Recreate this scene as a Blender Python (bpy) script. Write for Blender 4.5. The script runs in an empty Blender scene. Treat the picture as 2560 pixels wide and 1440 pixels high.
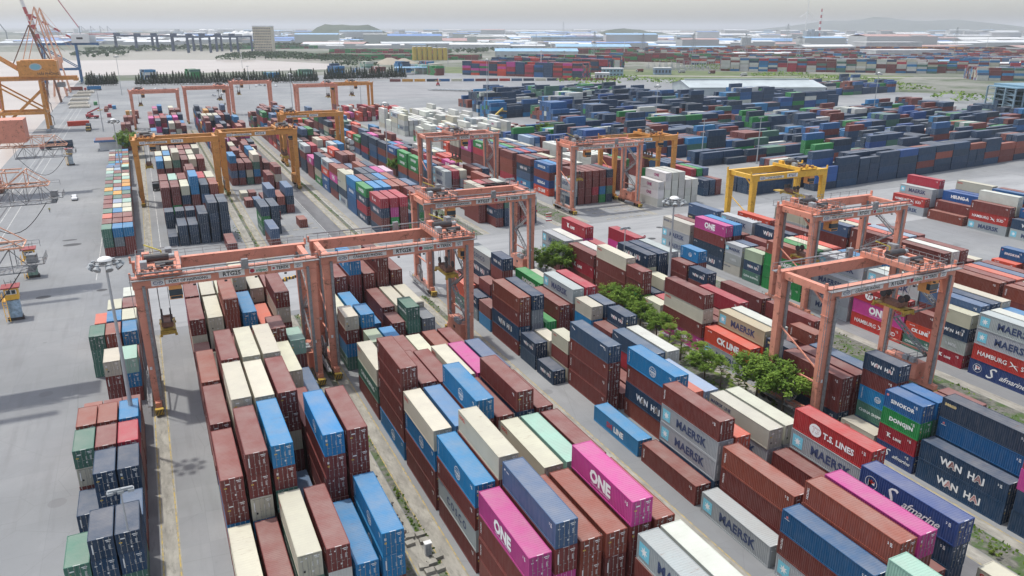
import bpy, bmesh, math, random
from mathutils import Vector, Matrix
from mathutils.bvhtree import BVHTree
random.seed(7)
R = math.radians
sc = bpy.context.scene
COL = sc.collection
# ------------------------------------------------------------------ camera, sky, sun, exposure
CAM_H = 59.0
F, PITCH, YAW, ROLL = 1912.56, R(18.836), R(25.179), R(0.0807)
fw = Vector((math.sin(YAW)*math.cos(PITCH), math.cos(YAW)*math.cos(PITCH), -math.sin(PITCH)))
rt = Vector((math.cos(YAW), -math.sin(YAW), 0)); up = rt.cross(fw)
r2 = rt*math.cos(ROLL) + up*math.sin(ROLL); u2 = -rt*math.sin(ROLL) + up*math.cos(ROLL)
cam_d = bpy.data.cameras.new('camera'); cam = bpy.data.objects.new('camera', cam_d); COL.objects.link(cam)
cam.matrix_world = Matrix(((r2.x,u2.x,-fw.x,0),(r2.y,u2.y,-fw.y,0),(r2.z,u2.z,-fw.z,CAM_H),(0,0,0,1)))
cam_d.sensor_width = 36; cam_d.lens = F/2560*36; cam_d.clip_start = 1; cam_d.clip_end = 90000
sc.camera = cam
SUN_DIR = Vector((-0.22, 0.25, 1.0)).normalized()      # towards the sun
sun_el = math.asin(SUN_DIR.z); sun_az = math.atan2(SUN_DIR.x, SUN_DIR.y)
w = bpy.data.worlds.new('World'); sc.world = w; w.use_nodes = True
nt = w.node_tree; bg = nt.nodes['Background']
sky = nt.nodes.new('ShaderNodeTexSky'); sky.sky_type = 'NISHITA'; sky.sun_disc = False
sky.sun_elevation = sun_el; sky.sun_rotation = sun_az
sky.air_density = 1.0; sky.dust_density = 2.0; sky.ozone_density = 1.0; sky.altitude = 0
hs = nt.nodes.new('ShaderNodeHueSaturation'); hs.inputs['Saturation'].default_value = 0.55
nt.links.new(sky.outputs[0], hs.inputs['Color']); nt.links.new(hs.outputs[0], bg.inputs['Color'])
bg.inputs['Strength'].default_value = 0.15
sd = bpy.data.lights.new('sun', 'SUN'); sd.energy = 2.0; sd.angle = R(1.5); sd.color = (1.0, 0.965, 0.89)
sun = bpy.data.objects.new('sun', sd); COL.objects.link(sun)
sun.rotation_euler = SUN_DIR.to_track_quat('Z', 'Y').to_euler()
sc.view_settings.view_transform = 'Standard'; sc.view_settings.look = 'None'
sc.view_settings.exposure = 0.62; sc.view_settings.gamma = 1.0
sc.cycles.volume_bounces = 0; sc.cycles.max_bounces = 5; sc.cycles.diffuse_bounces = 3

# ------------------------------------------------------------------ helpers
def srgb(r, g, b):
    f = lambda c: (c/255/12.92) if c <= 10 else ((c/255+0.055)/1.055)**2.4
    return (f(r), f(g), f(b), 1.0)
class MB:
    """collects faces and links them as one mesh object"""
    def __init__(s): s.v=[]; s.f=[]; s.m=[]; s.c=[]; s.uv=[]
    def quad(s, a, b, c, d, m=0, col=None, uv=None):
        n=len(s.v); s.v += [a,b,c,d]; s.f.append((n,n+1,n+2,n+3)); s.m.append(m)
        s.c.append(col); s.uv.append(uv); return s
    def poly(s, pts, m=0, col=None):
        n=len(s.v); s.v += list(pts); s.f.append(tuple(range(n,n+len(pts)))); s.m.append(m); s.c.append(col); s.uv.append(None); return s
    def box(s, x0,x1,y0,y1,z0,z1, m=0, col=None, bottom=True):
        n=len(s.v)
        s.v += [(x0,y0,z0),(x1,y0,z0),(x1,y1,z0),(x0,y1,z0),(x0,y0,z1),(x1,y0,z1),(x1,y1,z1),(x0,y1,z1)]
        fs=[(0,1,5,4),(1,2,6,5),(2,3,7,6),(3,0,4,7),(4,5,6,7)]
        if bottom: fs.append((3,2,1,0))
        for f in fs: s.f.append(tuple(n+i for i in f)); s.m.append(m); s.c.append(col); s.uv.append(None)
        return s
    def beam(s, a, b, wd, h=None, m=0, col=None, upv=(0,0,1)):
        """box-section bar from a to b"""
        a=Vector(a); b=Vector(b); h = wd if h is None else h
        d=(b-a).normalized(); u=Vector(upv)
        if abs(d.dot(u))>.98: u=Vector((0,1,0))
        x=d.cross(u).normalized()*wd/2; y=x.cross(d).normalized()*h/2
        n=len(s.v)
        for p in (a,b): s.v += [tuple(p-x-y),tuple(p+x-y),tuple(p+x+y),tuple(p-x+y)]
        for f in [(0,1,2,3),(7,6,5,4),(0,4,5,1),(1,5,6,2),(2,6,7,3),(3,7,4,0)]:
            s.f.append(tuple(n+i for i in f)); s.m.append(m); s.c.append(col); s.uv.append(None)
        return s
    def tube(s, a, b, r0, r1=None, n=8, m=0, col=None, cap=True):
        a=Vector(a); b=Vector(b); r1=r0 if r1 is None else r1
        d=(b-a).normalized(); u=Vector((0,0,1)) if abs(d.z)<.95 else Vector((1,0,0))
        x=d.cross(u).normalized(); y=x.cross(d); k=len(s.v)
        for p,r in ((a,r0),(b,r1)):
            for i in range(n):
                t=2*math.pi*i/n; s.v.append(tuple(p+x*math.cos(t)*r+y*math.sin(t)*r))
        for i in range(n):
            j=(i+1)%n; s.f.append((k+i,k+j,k+n+j,k+n+i)); s.m.append(m); s.c.append(col); s.uv.append(None)
        if cap:
            s.f.append(tuple(k+i for i in range(n))); s.f.append(tuple(k+n+i for i in reversed(range(n))))
            s.m += [m,m]; s.c += [col,col]; s.uv += [None,None]
        return s
    def path(s, pts, r, n=6, m=0):
        for a,b in zip(pts, pts[1:]): s.tube(a,b,r,n=n,m=m,cap=False)
        return s
    def dome(s, c, r, rz, n=16, k=5, m=0, col=None, full=False):
        c=Vector(c); rings=[]; t0=-math.pi/2 if full else 0.0
        for i in range(k+1):
            t=t0+(math.pi/2-t0)*i/k; rr=max(r*math.cos(t),.001)
            idx=[]
            for j in range(n):
                a=2*math.pi*j/n; idx.append(len(s.v)); s.v.append((c.x+rr*math.cos(a),c.y+rr*math.sin(a),c.z+rz*math.sin(t)))
            rings.append(idx)
        for A,B in zip(rings,rings[1:]):
            for j in range(n):
                q=(j+1)%n; s.f.append((A[j],A[q],B[q],B[j])); s.m.append(m); s.c.append(col); s.uv.append(None)
        return s
    def add(s, o, M=None, m=None):
        n=len(s.v)
        for p in o.v: s.v.append(tuple(M@Vector(p)) if M is not None else p)
        for f,mm,c,u in zip(o.f,o.m,o.c,o.uv):
            s.f.append(tuple(n+i for i in f)); s.m.append(mm if m is None else m); s.c.append(c); s.uv.append(u)
        return s
    def mesh(s, name, mats, smooth=False):
        me=bpy.data.meshes.new(name); me.from_pydata(s.v,[],s.f)
        for mt in (mats if isinstance(mats,(list,tuple)) else [mats]): me.materials.append(mt)
        me.polygons.foreach_set('material_index', s.m)
        if any(c is not None for c in s.c):
            a=me.color_attributes.new('Col','FLOAT_COLOR','CORNER'); buf=[]
            for f,c in zip(s.f,s.c): buf += list(c or (1,1,1,1))*len(f)
            a.data.foreach_set('color',buf)
        if any(u is not None for u in s.uv):
            l=me.uv_layers.new(name='UVMap'); buf=[]
            for f,u in zip(s.f,s.uv):
                if u is None: buf += [0.0]*(2*len(f))
                else:
                    for q in u: buf += [q[0],q[1]]
            l.data.foreach_set('uv',buf)
        if smooth: me.polygons.foreach_set('use_smooth',[True]*len(s.f))
        me.update(); return me
    def build(s, name, mats, parent=None, smooth=False):
        return link(name, s.mesh(name,mats,smooth), parent)
def link(name, me, parent=None, loc=None, rz=0.0):
    o=bpy.data.objects.new(name, me); COL.objects.link(o)
    if parent is not None: o.parent=parent
    if loc is not None: o.location=loc
    if rz: o.rotation_euler=(0,0,rz)
    return o
def tag(o, label, cat, group=None, kind=None):
    if label: o['label']=label
    if cat: o['category']=cat
    if group: o['group']=group
    if kind: o['kind']=kind
    return o
def struct(o): o['kind']='structure'; return o
def empty(name, loc, rz=0.0):
    o=bpy.data.objects.new(name, None); COL.objects.link(o); o.location=loc; o.rotation_euler=(0,0,rz); return o
def copy_tree(o, parent=None):
    c=o.copy(); COL.objects.link(c)
    if parent is not None: c.parent=parent
    for ch in list(o.children): copy_tree(ch, c)
    return c

# ------------------------------------------------------------------ materials
def newmat(name):
    m=bpy.data.materials.new(name); m.use_nodes=True
    return m, m.node_tree, m.node_tree.nodes['Principled BSDF']
def N(nt, t, **kw):
    n=nt.nodes.new(t)
    for k,v in kw.items():
        if k in n.inputs.keys(): n.inputs[k].default_value=v
        else: setattr(n,k,v)
    return n
def ramp(nt, src, stops):
    r=nt.nodes.new('ShaderNodeValToRGB'); el=r.color_ramp.elements
    while len(el)<len(stops): el.new(0.5)
    for e,(p,c) in zip(el,stops): e.position=p; e.color=c if len(c)==4 else (*c,1)
    nt.links.new(src, r.inputs[0]); return r.outputs[0]
def mixc(nt, fac, a, b, mode='MIX'):
    m=nt.nodes.new('ShaderNodeMix'); m.data_type='RGBA'; m.blend_type=mode
    for sock,val in ((m.inputs[0],fac),(m.inputs[6],a),(m.inputs[7],b)):
        if hasattr(val,'is_linked') or isinstance(val,bpy.types.NodeSocket): nt.links.new(val,sock)
        else: sock.default_value=val
    return m.outputs[2]
def mathn(nt, op, a, b=None, c=None):
    m=nt.nodes.new('ShaderNodeMath'); m.operation=op
    for i,v in enumerate((a,b,c)):
        if v is None: continue
        if isinstance(v,bpy.types.NodeSocket): nt.links.new(v,m.inputs[i])
        else: m.inputs[i].default_value=v
    return m.outputs[0]
def simple(name, col, rough=0.6, metal=0.0, var=0.25, scale=1.5, rust=0.0, rustscale=1.2, bump=0.0, coord='Object'):
    m,nt,b=newmat(name); b.inputs['Roughness'].default_value=rough; b.inputs['Metallic'].default_value=metal
    tc=N(nt,'ShaderNodeTexCoord'); n=N(nt,'ShaderNodeTexNoise',Scale=scale,Detail=6.0,Roughness=0.65)
    nt.links.new(tc.outputs[coord],n.inputs['Vector'])
    col=tuple(col[:3])
    lo=tuple(c*(1-var) for c in col)+(1,); hi=tuple(min(1,c*(1+var)) for c in col)+(1,)
    c=ramp(nt,n.outputs[0],[(0.3,lo),(0.7,hi)])
    if rust>0:
        n2=N(nt,'ShaderNodeTexNoise',Scale=rustscale,Detail=8.0,Roughness=0.75)
        nt.links.new(tc.outputs[coord],n2.inputs['Vector'])
        f=ramp(nt,n2.outputs[0],[(0.62-rust*0.2,(0,0,0)),(0.72-rust*0.15,(1,1,1))])
        c=mixc(nt,f,c,(0.13,0.06,0.03,1))
    nt.links.new(c,b.inputs['Base Color'])
    if bump>0:
        bp=N(nt,'ShaderNodeBump',Strength=bump,Distance=0.05); nt.links.new(n.outputs[0],bp.inputs['Height']); nt.links.new(bp.outputs[0],b.inputs['Normal'])
    return m
def paint_mat(name, src, roof=False, end=False, mass=False):
    m,nt,b=newmat(name)
    if mass:
        a=N(nt,'ShaderNodeVertexColor'); a.layer_name='Col'; base=a.outputs['Color']; rnd=None
    else:
        oi=N(nt,'ShaderNodeObjectInfo'); base=oi.outputs['Color']; rnd=oi.outputs['Random']
    geo=N(nt,'ShaderNodeNewGeometry')
    vec=geo.outputs['Position']
    big=N(nt,'ShaderNodeTexNoise',Scale=0.35,Detail=4.0,Roughness=0.6); nt.links.new(vec,big.inputs['Vector'])
    # streaky dirt: stretched across the roof / down the walls
    mp=N(nt,'ShaderNodeMapping'); mp.inputs['Scale'].default_value=(0.5,2.6,0.9) if roof else (1.6,1.6,0.35)
    nt.links.new(vec,mp.inputs['Vector'])
    st=N(nt,'ShaderNodeTexNoise',Scale=1.3,Detail=8.0,Roughness=0.75); nt.links.new(mp.outputs[0],st.inputs['Vector'])
    c=mixc(nt, ramp(nt,big.outputs[0],[(0.35,(0,0,0)),(0.7,(0.28,0.28,0.28))]), base, mixc(nt,1.0,base,(0.55,0.55,0.55,1),'MULTIPLY'))
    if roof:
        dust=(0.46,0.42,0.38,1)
        c=mixc(nt,1.0,c,(1.10,1.12,1.12,1),'MULTIPLY')  # skylight on the roofs, put into the paint colour as a slight brightening
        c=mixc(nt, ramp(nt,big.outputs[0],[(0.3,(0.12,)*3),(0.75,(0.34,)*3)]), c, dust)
    else:
        c=mixc(nt, ramp(nt,st.outputs[0],[(0.4,(0.0,)*3),(0.75,(0.14,)*3)]), c, (0.38,0.35,0.32,1))
    rf=ramp(nt,st.outputs[0],[(0.58,(0,0,0)),(0.70,(0.8,0.8,0.8))] if roof else [(0.66,(0,0,0)),(0.78,(0.6,0.6,0.6))])
    if rnd is not None:   # some boxes rust far more than others
        rf=mathn(nt,'MULTIPLY',rf,mathn(nt,'POWER',rnd,2.0))
    else: rf=mathn(nt,'MULTIPLY',rf,0.35)
    c=mixc(nt,rf,c,(0.17,0.075,0.035,1))
    if mass and (end or not roof):
        uv=N(nt,'ShaderNodeUVMap'); sx=N(nt,'ShaderNodeSeparateXYZ'); nt.links.new(uv.outputs[0],sx.inputs[0])
        if end:
            fr=mathn(nt,'FRACT',mathn(nt,'MULTIPLY',sx.outputs[0],1/0.56))
            ln=mathn(nt,'LESS_THAN',mathn(nt,'ABSOLUTE',mathn(nt,'SUBTRACT',fr,0.5)),0.055)
            c=mixc(nt,mathn(nt,'MULTIPLY',ln,0.45),c,(0.55,0.55,0.53,1))
            sp=N(nt,'ShaderNodeTexVoronoi',Scale=2.1); nt.links.new(vec,sp.inputs['Vector'])
            c=mixc(nt,mathn(nt,'MULTIPLY',mathn(nt,'LESS_THAN',sp.outputs['Distance'],0.16),0.6),c,(0.6,0.6,0.58,1))
        wv=mathn(nt,'SINE',mathn(nt,'MULTIPLY',sx.outputs[0],2*math.pi/0.278))
        bp=N(nt,'ShaderNodeBump',Strength=0.5,Distance=0.02); nt.links.new(wv,bp.inputs['Height']); nt.links.new(bp.outputs[0],b.inputs['Normal'])
    nt.links.new(c,b.inputs['Base Color'])
    b.inputs['Roughness'].default_value=0.55 if not roof else 0.65
    b.inputs['Specular IOR Level'].default_value=0.35
    return m
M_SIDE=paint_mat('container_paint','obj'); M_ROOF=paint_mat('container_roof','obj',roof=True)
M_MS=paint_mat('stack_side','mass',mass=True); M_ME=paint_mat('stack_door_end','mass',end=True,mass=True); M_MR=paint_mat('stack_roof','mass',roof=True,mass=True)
M_ROD=simple('galvanised_rod',(0.34,0.33,0.31),0.5,0.3)
M_WHITE=simple('white_decal',(0.72,0.72,0.70),0.5,var=.1); M_YELL=simple('yellow_decal',(0.62,0.42,0.05),0.5)
M_BLACK=simple('black_decal',(0.02,0.02,0.022),0.5)
def flat(name,col,rough=.55,mass=False):
    m,nt,b=newmat(name); b.inputs['Roughness'].default_value=rough
    if mass:
        a=N(nt,'ShaderNodeVertexColor'); a.layer_name='Col'; nt.links.new(a.outputs['Color'],b.inputs['Base Color'])
    else: b.inputs['Base Color'].default_value=tuple(col[:3])+(1,)
    return m
M_TXT=flat('lettering_paint',(1,1,1),mass=True)
# ------------------------------------------------------------------ ground
def ground_mat():
    m,nt,b=newmat('concrete_apron'); b.inputs['Roughness'].default_value=0.85
    geo=N(nt,'ShaderNodeNewGeometry'); P=geo.outputs['Position']
    big=N(nt,'ShaderNodeTexNoise',Scale=0.022,Detail=5.0,Roughness=0.6); nt.links.new(P,big.inputs['Vector'])
    mid=N(nt,'ShaderNodeTexNoise',Scale=0.16,Detail=9.0,Roughness=0.7); nt.links.new(P,mid.inputs['Vector'])
    fine=N(nt,'ShaderNodeTexNoise',Scale=1.6,Detail=8.0,Roughness=0.75); nt.links.new(P,fine.inputs['Vector'])
    mp=N(nt,'ShaderNodeMapping'); mp.inputs['Scale'].default_value=(0.7,0.06,1); nt.links.new(P,mp.inputs['Vector'])
    wear=N(nt,'ShaderNodeTexNoise',Scale=1.0,Detail=6.0,Roughness=0.6); nt.links.new(mp.outputs[0],wear.inputs['Vector'])
    c=ramp(nt,big.outputs[0],[(0.3,(0.17,0.178,0.185)),(0.5,(0.225,0.232,0.24)),(0.72,(0.285,0.288,0.288))])
    c=mixc(nt,ramp(nt,mid.outputs[0],[(0.35,(0.35,)*3),(0.62,(0,)*3)]),c,(0.17,0.175,0.18,1))
    c=mixc(nt,ramp(nt,wear.outputs[0],[(0.52,(0,)*3),(0.72,(0.4,)*3)]),c,(0.15,0.15,0.155,1))
    c=mixc(nt,ramp(nt,fine.outputs[0],[(0.60,(0,)*3),(0.75,(0.45,)*3)]),c,(0.11,0.11,0.11,1))
    # slab joints and repaired patches
    br=N(nt,'ShaderNodeTexBrick'); br.inputs['Scale'].default_value=1.0; br.offset=0.0
    br.inputs['Brick Width'].default_value=9.0; br.inputs['Row Height'].default_value=6.6; br.inputs['Mortar Size'].default_value=0.03
    br.inputs['Color1'].default_value=(0.92,0.92,0.92,1); br.inputs['Color2'].default_value=(1.08,1.08,1.06,1); br.inputs['Mortar'].default_value=(0.78,0.78,0.78,1)
    nt.links.new(P,br.inputs['Vector']); c=mixc(nt,0.55,c,mixc(nt,1.0,c,br.outputs[0],'MULTIPLY'))
    vo=N(nt,'ShaderNodeTexVoronoi',Scale=0.09); vo.feature='F1'; nt.links.new(P,vo.inputs['Vector'])
    c=mixc(nt,mathn(nt,'MULTIPLY',mathn(nt,'LESS_THAN',vo.outputs['Distance'],0.10),0.5),c,(0.14,0.14,0.145,1))
    vc=N(nt,'ShaderNodeTexVoronoi',Scale=0.11); vc.feature='DISTANCE_TO_EDGE'
    wp=N(nt,'ShaderNodeMix'); wp.data_type='VECTOR'; wp.inputs[0].default_value=0.06; nt.links.new(P,wp.inputs[4]); nt.links.new(fine.outputs['Color'],wp.inputs[5])
    nt.links.new(wp.outputs[1],vc.inputs['Vector'])
    c=mixc(nt,mathn(nt,'MULTIPLY',mathn(nt,'LESS_THAN',vc.outputs[0],0.0035),0.22),c,(0.09,0.09,0.09,1))
    nt.links.new(c,b.inputs['Base Color'])
    bp=N(nt,'ShaderNodeBump',Strength=0.25,Distance=0.03); nt.links.new(fine.outputs[0],bp.inputs['Height']); nt.links.new(bp.outputs[0],b.inputs['Normal'])
    return m
def noisy(name, stops, scale, detail=8.0, rough=0.9, scale2=None, c2=None, thr=(0.5,0.65), stretch=(1,1,1)):
    m,nt,b=newmat(name); b.inputs['Roughness'].default_value=rough
    geo=N(nt,'ShaderNodeNewGeometry'); mp=N(nt,'ShaderNodeMapping'); mp.inputs['Scale'].default_value=stretch
    nt.links.new(geo.outputs['Position'],mp.inputs['Vector'])
    n=N(nt,'ShaderNodeTexNoise',Scale=scale,Detail=detail,Roughness=0.65); nt.links.new(mp.outputs[0],n.inputs['Vector'])
    c=ramp(nt,n.outputs[0],stops)
    if scale2:
        n2=N(nt,'ShaderNodeTexNoise',Scale=scale2,Detail=8.0,Roughness=0.7); nt.links.new(mp.outputs[0],n2.inputs['Vector'])
        c=mixc(nt,ramp(nt,n2.outputs[0],[(thr[0],(0,)*3),(thr[1],(1,)*3)]),c,c2)
    nt.links.new(c,b.inputs['Base Color']); return m
M_APRON=ground_mat()
M_LAND=noisy('land',[(0.35,(0.085,0.10,0.06)),(0.5,(0.15,0.155,0.125)),(0.65,(0.26,0.25,0.225))],0.004,scale2=0.02,c2=(0.07,0.095,0.045,1),thr=(0.5,0.62))
M_ROAD=noisy('lane_asphalt',[(0.35,(0.10,0.10,0.105)),(0.65,(0.175,0.175,0.18))],0.3,scale2=1.2,c2=(0.07,0.07,0.07,1),thr=(0.55,0.8),stretch=(1,.25,1))
M_STRIP=noisy('rail_beam_concrete',[(0.35,(0.22,0.21,0.185)),(0.65,(0.36,0.345,0.30))],0.8,scale2=1.5,c2=(0.12,0.115,0.10,1),thr=(0.52,0.75),stretch=(1,.3,1))
M_GRAV=noisy('ballast_strip',[(0.35,(0.07,0.072,0.06)),(0.65,(0.19,0.185,0.16))],1.5,scale2=0.35,c2=(0.055,0.10,0.025,1),thr=(0.48,0.6))
M_MUD=noisy('muddy_water',[(0.35,(0.36,0.30,0.255)),(0.65,(0.43,0.37,0.32))],0.01,rough=0.35,stretch=(0.4,1,1))
M_GRASS=noisy('grass',[(0.35,(0.055,0.085,0.025)),(0.65,(0.14,0.17,0.06))],0.05,scale2=0.01,c2=(0.22,0.21,0.14,1),thr=(0.55,0.7))
M_LINE=noisy('worn_white_line',[(0.4,(0.30,0.30,0.29)),(0.6,(0.62,0.62,0.60))],1.2)
M_YLINE=noisy('worn_yellow_line',[(0.42,(0.24,0.22,0.16)),(0.6,(0.45,0.33,0.09))],1.0)
def sheet(name, pts, z, mat, parent=None):
    m=MB(); m.poly([(x,y,z) for x,y in pts]); o=m.build(name,mat,parent); return o
def rect(x0,x1,y0,y1): return [(x0,y0),(x1,y0),(x1,y1),(x0,y1)]
struct(sheet('ground', rect(-30000,30000,-2000,60000), -0.06, M_LAND))
struct(sheet('port_pavement', [(-58,-60),(520,-60),(800,330),(640,560),(560,800),(330,1060),(160,1010),(-64,1010)], 0.0, M_APRON))
struct(sheet('water', [(-4000,-60),(-58,-60),(-64,1120),(80,1150),(250,1170),(300,1330),(200,1560),(40,1650),(-100,1660),(-400,2400),(-4000,4200)], -0.03, M_MUD))
struct(sheet('opposite_quay', [(-400,1690),(40,1655),(200,1565),(300,1340),(340,1420),(330,2200),(-300,2300)], -0.02, M_STRIP))
# crane lanes: kerbed runways, ballast strip between blocks, truck lane
def strips(name, mat, items, z=0.004):
    m=MB()
    for x0,x1,y0,y1 in items: m.quad((x0,y0,z),(x1,y0,z),(x1,y1,z),(x0,y1,z))
    return struct(m.build(name,mat))
G1=(20,160); G2=(205,505)
RUN=[-5.4,-3.2, 20.9,23.0, 24.2,26.0, 49.6,51.8, 53.2,55.0, 80.6,82.8, 87.0,88.9, 112.2,114.4, 122.0,124.2, 148.0,150.4]
strips('crane_runway', M_STRIP, [(RUN[i],RUN[i+1],y0,y1) for i in range(0,len(RUN),2) for y0,y1 in (G1,G2)])
strips('ballast', M_GRAV, [(x0,x1,y0,y1) for x0,x1 in ((23.1,24.1),(51.9,53.1),(114.5,121.9)) for y0,y1 in (G1,G2)]+[(82.9,86.9,20,160),(82.9,86.9,205,505),(19.6,20.8,20,86)], 0.008)
strips('truck_lane_asphalt', M_ROAD, [(44.6,49.5,20,160),(75.6,80.5,20,160),(107.4,112.1,20,160),(-9,-5.5,20,200),(44.6,49.5,205,505),(75.6,80.5,205,505)], 0.006)
strips('yellow_line', M_YLINE, [(x,x+.16,y0,y1) for x in (-5.3,-3.5,20.9,24.0,26.0,49.6,51.7,55.0,80.6,88.8,112.3) for y0,y1 in (G1,G2)], 0.012)
strips('white_line', M_LINE, [(x,x+.15,y0,y1) for x in (-1.3,44.8,53.3,82.7,107.6,-16.6) for y0,y1 in (G2,)]+[(-46.5,-46.3,60,900),(-49.5,-49.35,60,900),(-43.4,-43.2,60,900)], 0.016)
strips('quay_rail', flat('rail_steel',(0.06,0.06,0.065),.4), [(-47.6,-47.3,60,900),(-53.2,-52.9,60,900)], 0.02)
strips('crossing_road', noisy('crossing_concrete',[(0.35,(0.255,0.26,0.265)),(0.65,(0.33,0.335,0.34))],0.08,scale2=0.3,c2=(0.20,0.205,0.21,1),thr=(0.5,0.8),stretch=(.2,1,1)), [(-7,330,163,203)], 0.010)
strips('lot_asphalt', noisy('lot_asphalt',[(0.35,(0.20,0.20,0.205)),(0.65,(0.27,0.27,0.275))],0.03), [(150,330,660,880)], 0.010)
struct(sheet('grass_verge', [(330,1062),(560,802),(645,560),(700,600),(900,700),(640,1000),(420,1180)], -0.01, M_GRASS))
struct(sheet('green_field', [(500,2300),(1700,2300),(1700,3600),(600,3600)], -0.015, noisy('green_field',[(0.35,(0.09,0.13,0.04)),(0.65,(0.20,0.24,0.11))],0.01)))
struct(sheet('far_road', [(470,905),(1000,590),(1015,605),(480,922)], 0.0, M_STRIP))
# painted stacking squares where ground slots are empty
sq=MB()
def squares(x0,rows,y0,n,pitch=6.64):
    for i in range(n):
        for r in range(rows):
            if random.random()<.15: continue
            x=x0+r*2.87+.3; y=y0+i*pitch
            sq.box(x,x+1.7,y-.55,y+.55,0,.05)
squares(27.2,6,208,6,6.6); squares(2.2,6,206,1); squares(130.5,6,206,4,4.5); squares(58.5,2,207,1)
struct(sq.build('slot_pads', M_STRIP))
# drain covers and tar patches on the quay
dp=MB()
for x,y,a,b in ((-27,196,1.6,.5),(-15,196,1.2,.4),(-24,244,2.4,.7),(-25,250,2.0,.4),(-21,330,1.6,.3),(-14,300,2.2,.5),(98,168,1.8,.8),(104,176,1.2,.6),(130,180,1.4,.5),(140,190,1.0,.5),(71,172,2.6,1.0),(76,171,1.8,.7)):
    dp.poly([(x+a*math.cos(t*.5236),y+b*2.2*math.sin(t*.5236),.014) for t in range(12)])
struct(dp.build('tar_patches', flat('tar',(0.055,0.055,0.058),.7)))
# ------------------------------------------------------------------ lettering
_tc={}
def text_mb(s, h=1.0, spacing=1.0, shear=0.0, bold=0.02, res=2):
    """flat lettering centred on the origin in the XY plane, cap height h"""
    k=(s,spacing,shear,bold,res)
    if k not in _tc:
        cu=bpy.data.curves.new('txt','FONT'); cu.body=s; cu.size=1.0; cu.align_x='CENTER'; cu.resolution_u=res
        cu.space_character=spacing; cu.shear=shear; cu.offset=bold
        ob=bpy.data.objects.new('txt',cu); COL.objects.link(ob)
        dg=bpy.context.evaluated_depsgraph_get(); me=bpy.data.meshes.new_from_object(ob.evaluated_get(dg))
        vs=[tuple(v.co) for v in me.vertices]; fs=[tuple(p.vertices) for p in me.polygons]
        bpy.data.objects.remove(ob); bpy.data.curves.remove(cu); bpy.data.meshes.remove(me)
        xs=[v[0] for v in vs]; cx=(min(xs)+max(xs))/2; H=0.69
        _tc[k]=([((x-cx)/H,y/H-0.5,0) for x,y,z in vs],fs)
    vs,fs=_tc[k]; return [(x*h,y*h) for x,y,_ in vs],fs
WHT=(0.75,0.75,0.74,1); BLK=(0.015,0.018,0.025,1); REDL=(0.5,0.03,0.03,1); NAVL=(0.03,0.05,0.12,1)
def ring2(cx,cy,r,w,n=20,sx=1.0):
    v=[];f=[]
    for i in range(n):
        t=2*math.pi*i/n
        for rr in (r,r-w): v.append((cx+rr*sx*math.cos(t),cy+rr*math.sin(t)))
    for i in range(n):
        j=(i+1)%n; f.append((2*i,2*j,2*j+1,2*i+1))
    return v,f
def rect2(x0,x1,y0,y1): return [(x0,y0),(x1,y0),(x1,y1),(x0,y1)],[(0,1,2,3)]
def star2(cx,cy,r,n=7):
    v=[(cx+(r if i%2==0 else r*.42)*math.sin(math.pi*i/n),cy+(r if i%2==0 else r*.42)*math.cos(math.pi*i/n)) for i in range(2*n)]
    return [(cx,cy)]+v,[(0,1+i,1+(i+1)%(2*n)) for i in range(2*n)]
def sh(vf,dx=0,dy=0,rot=0):
    v,f=vf; c,s=math.cos(rot),math.sin(rot)
    return [(x*c-y*s+dx,x*s+y*c+dy) for x,y in v],f
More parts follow.
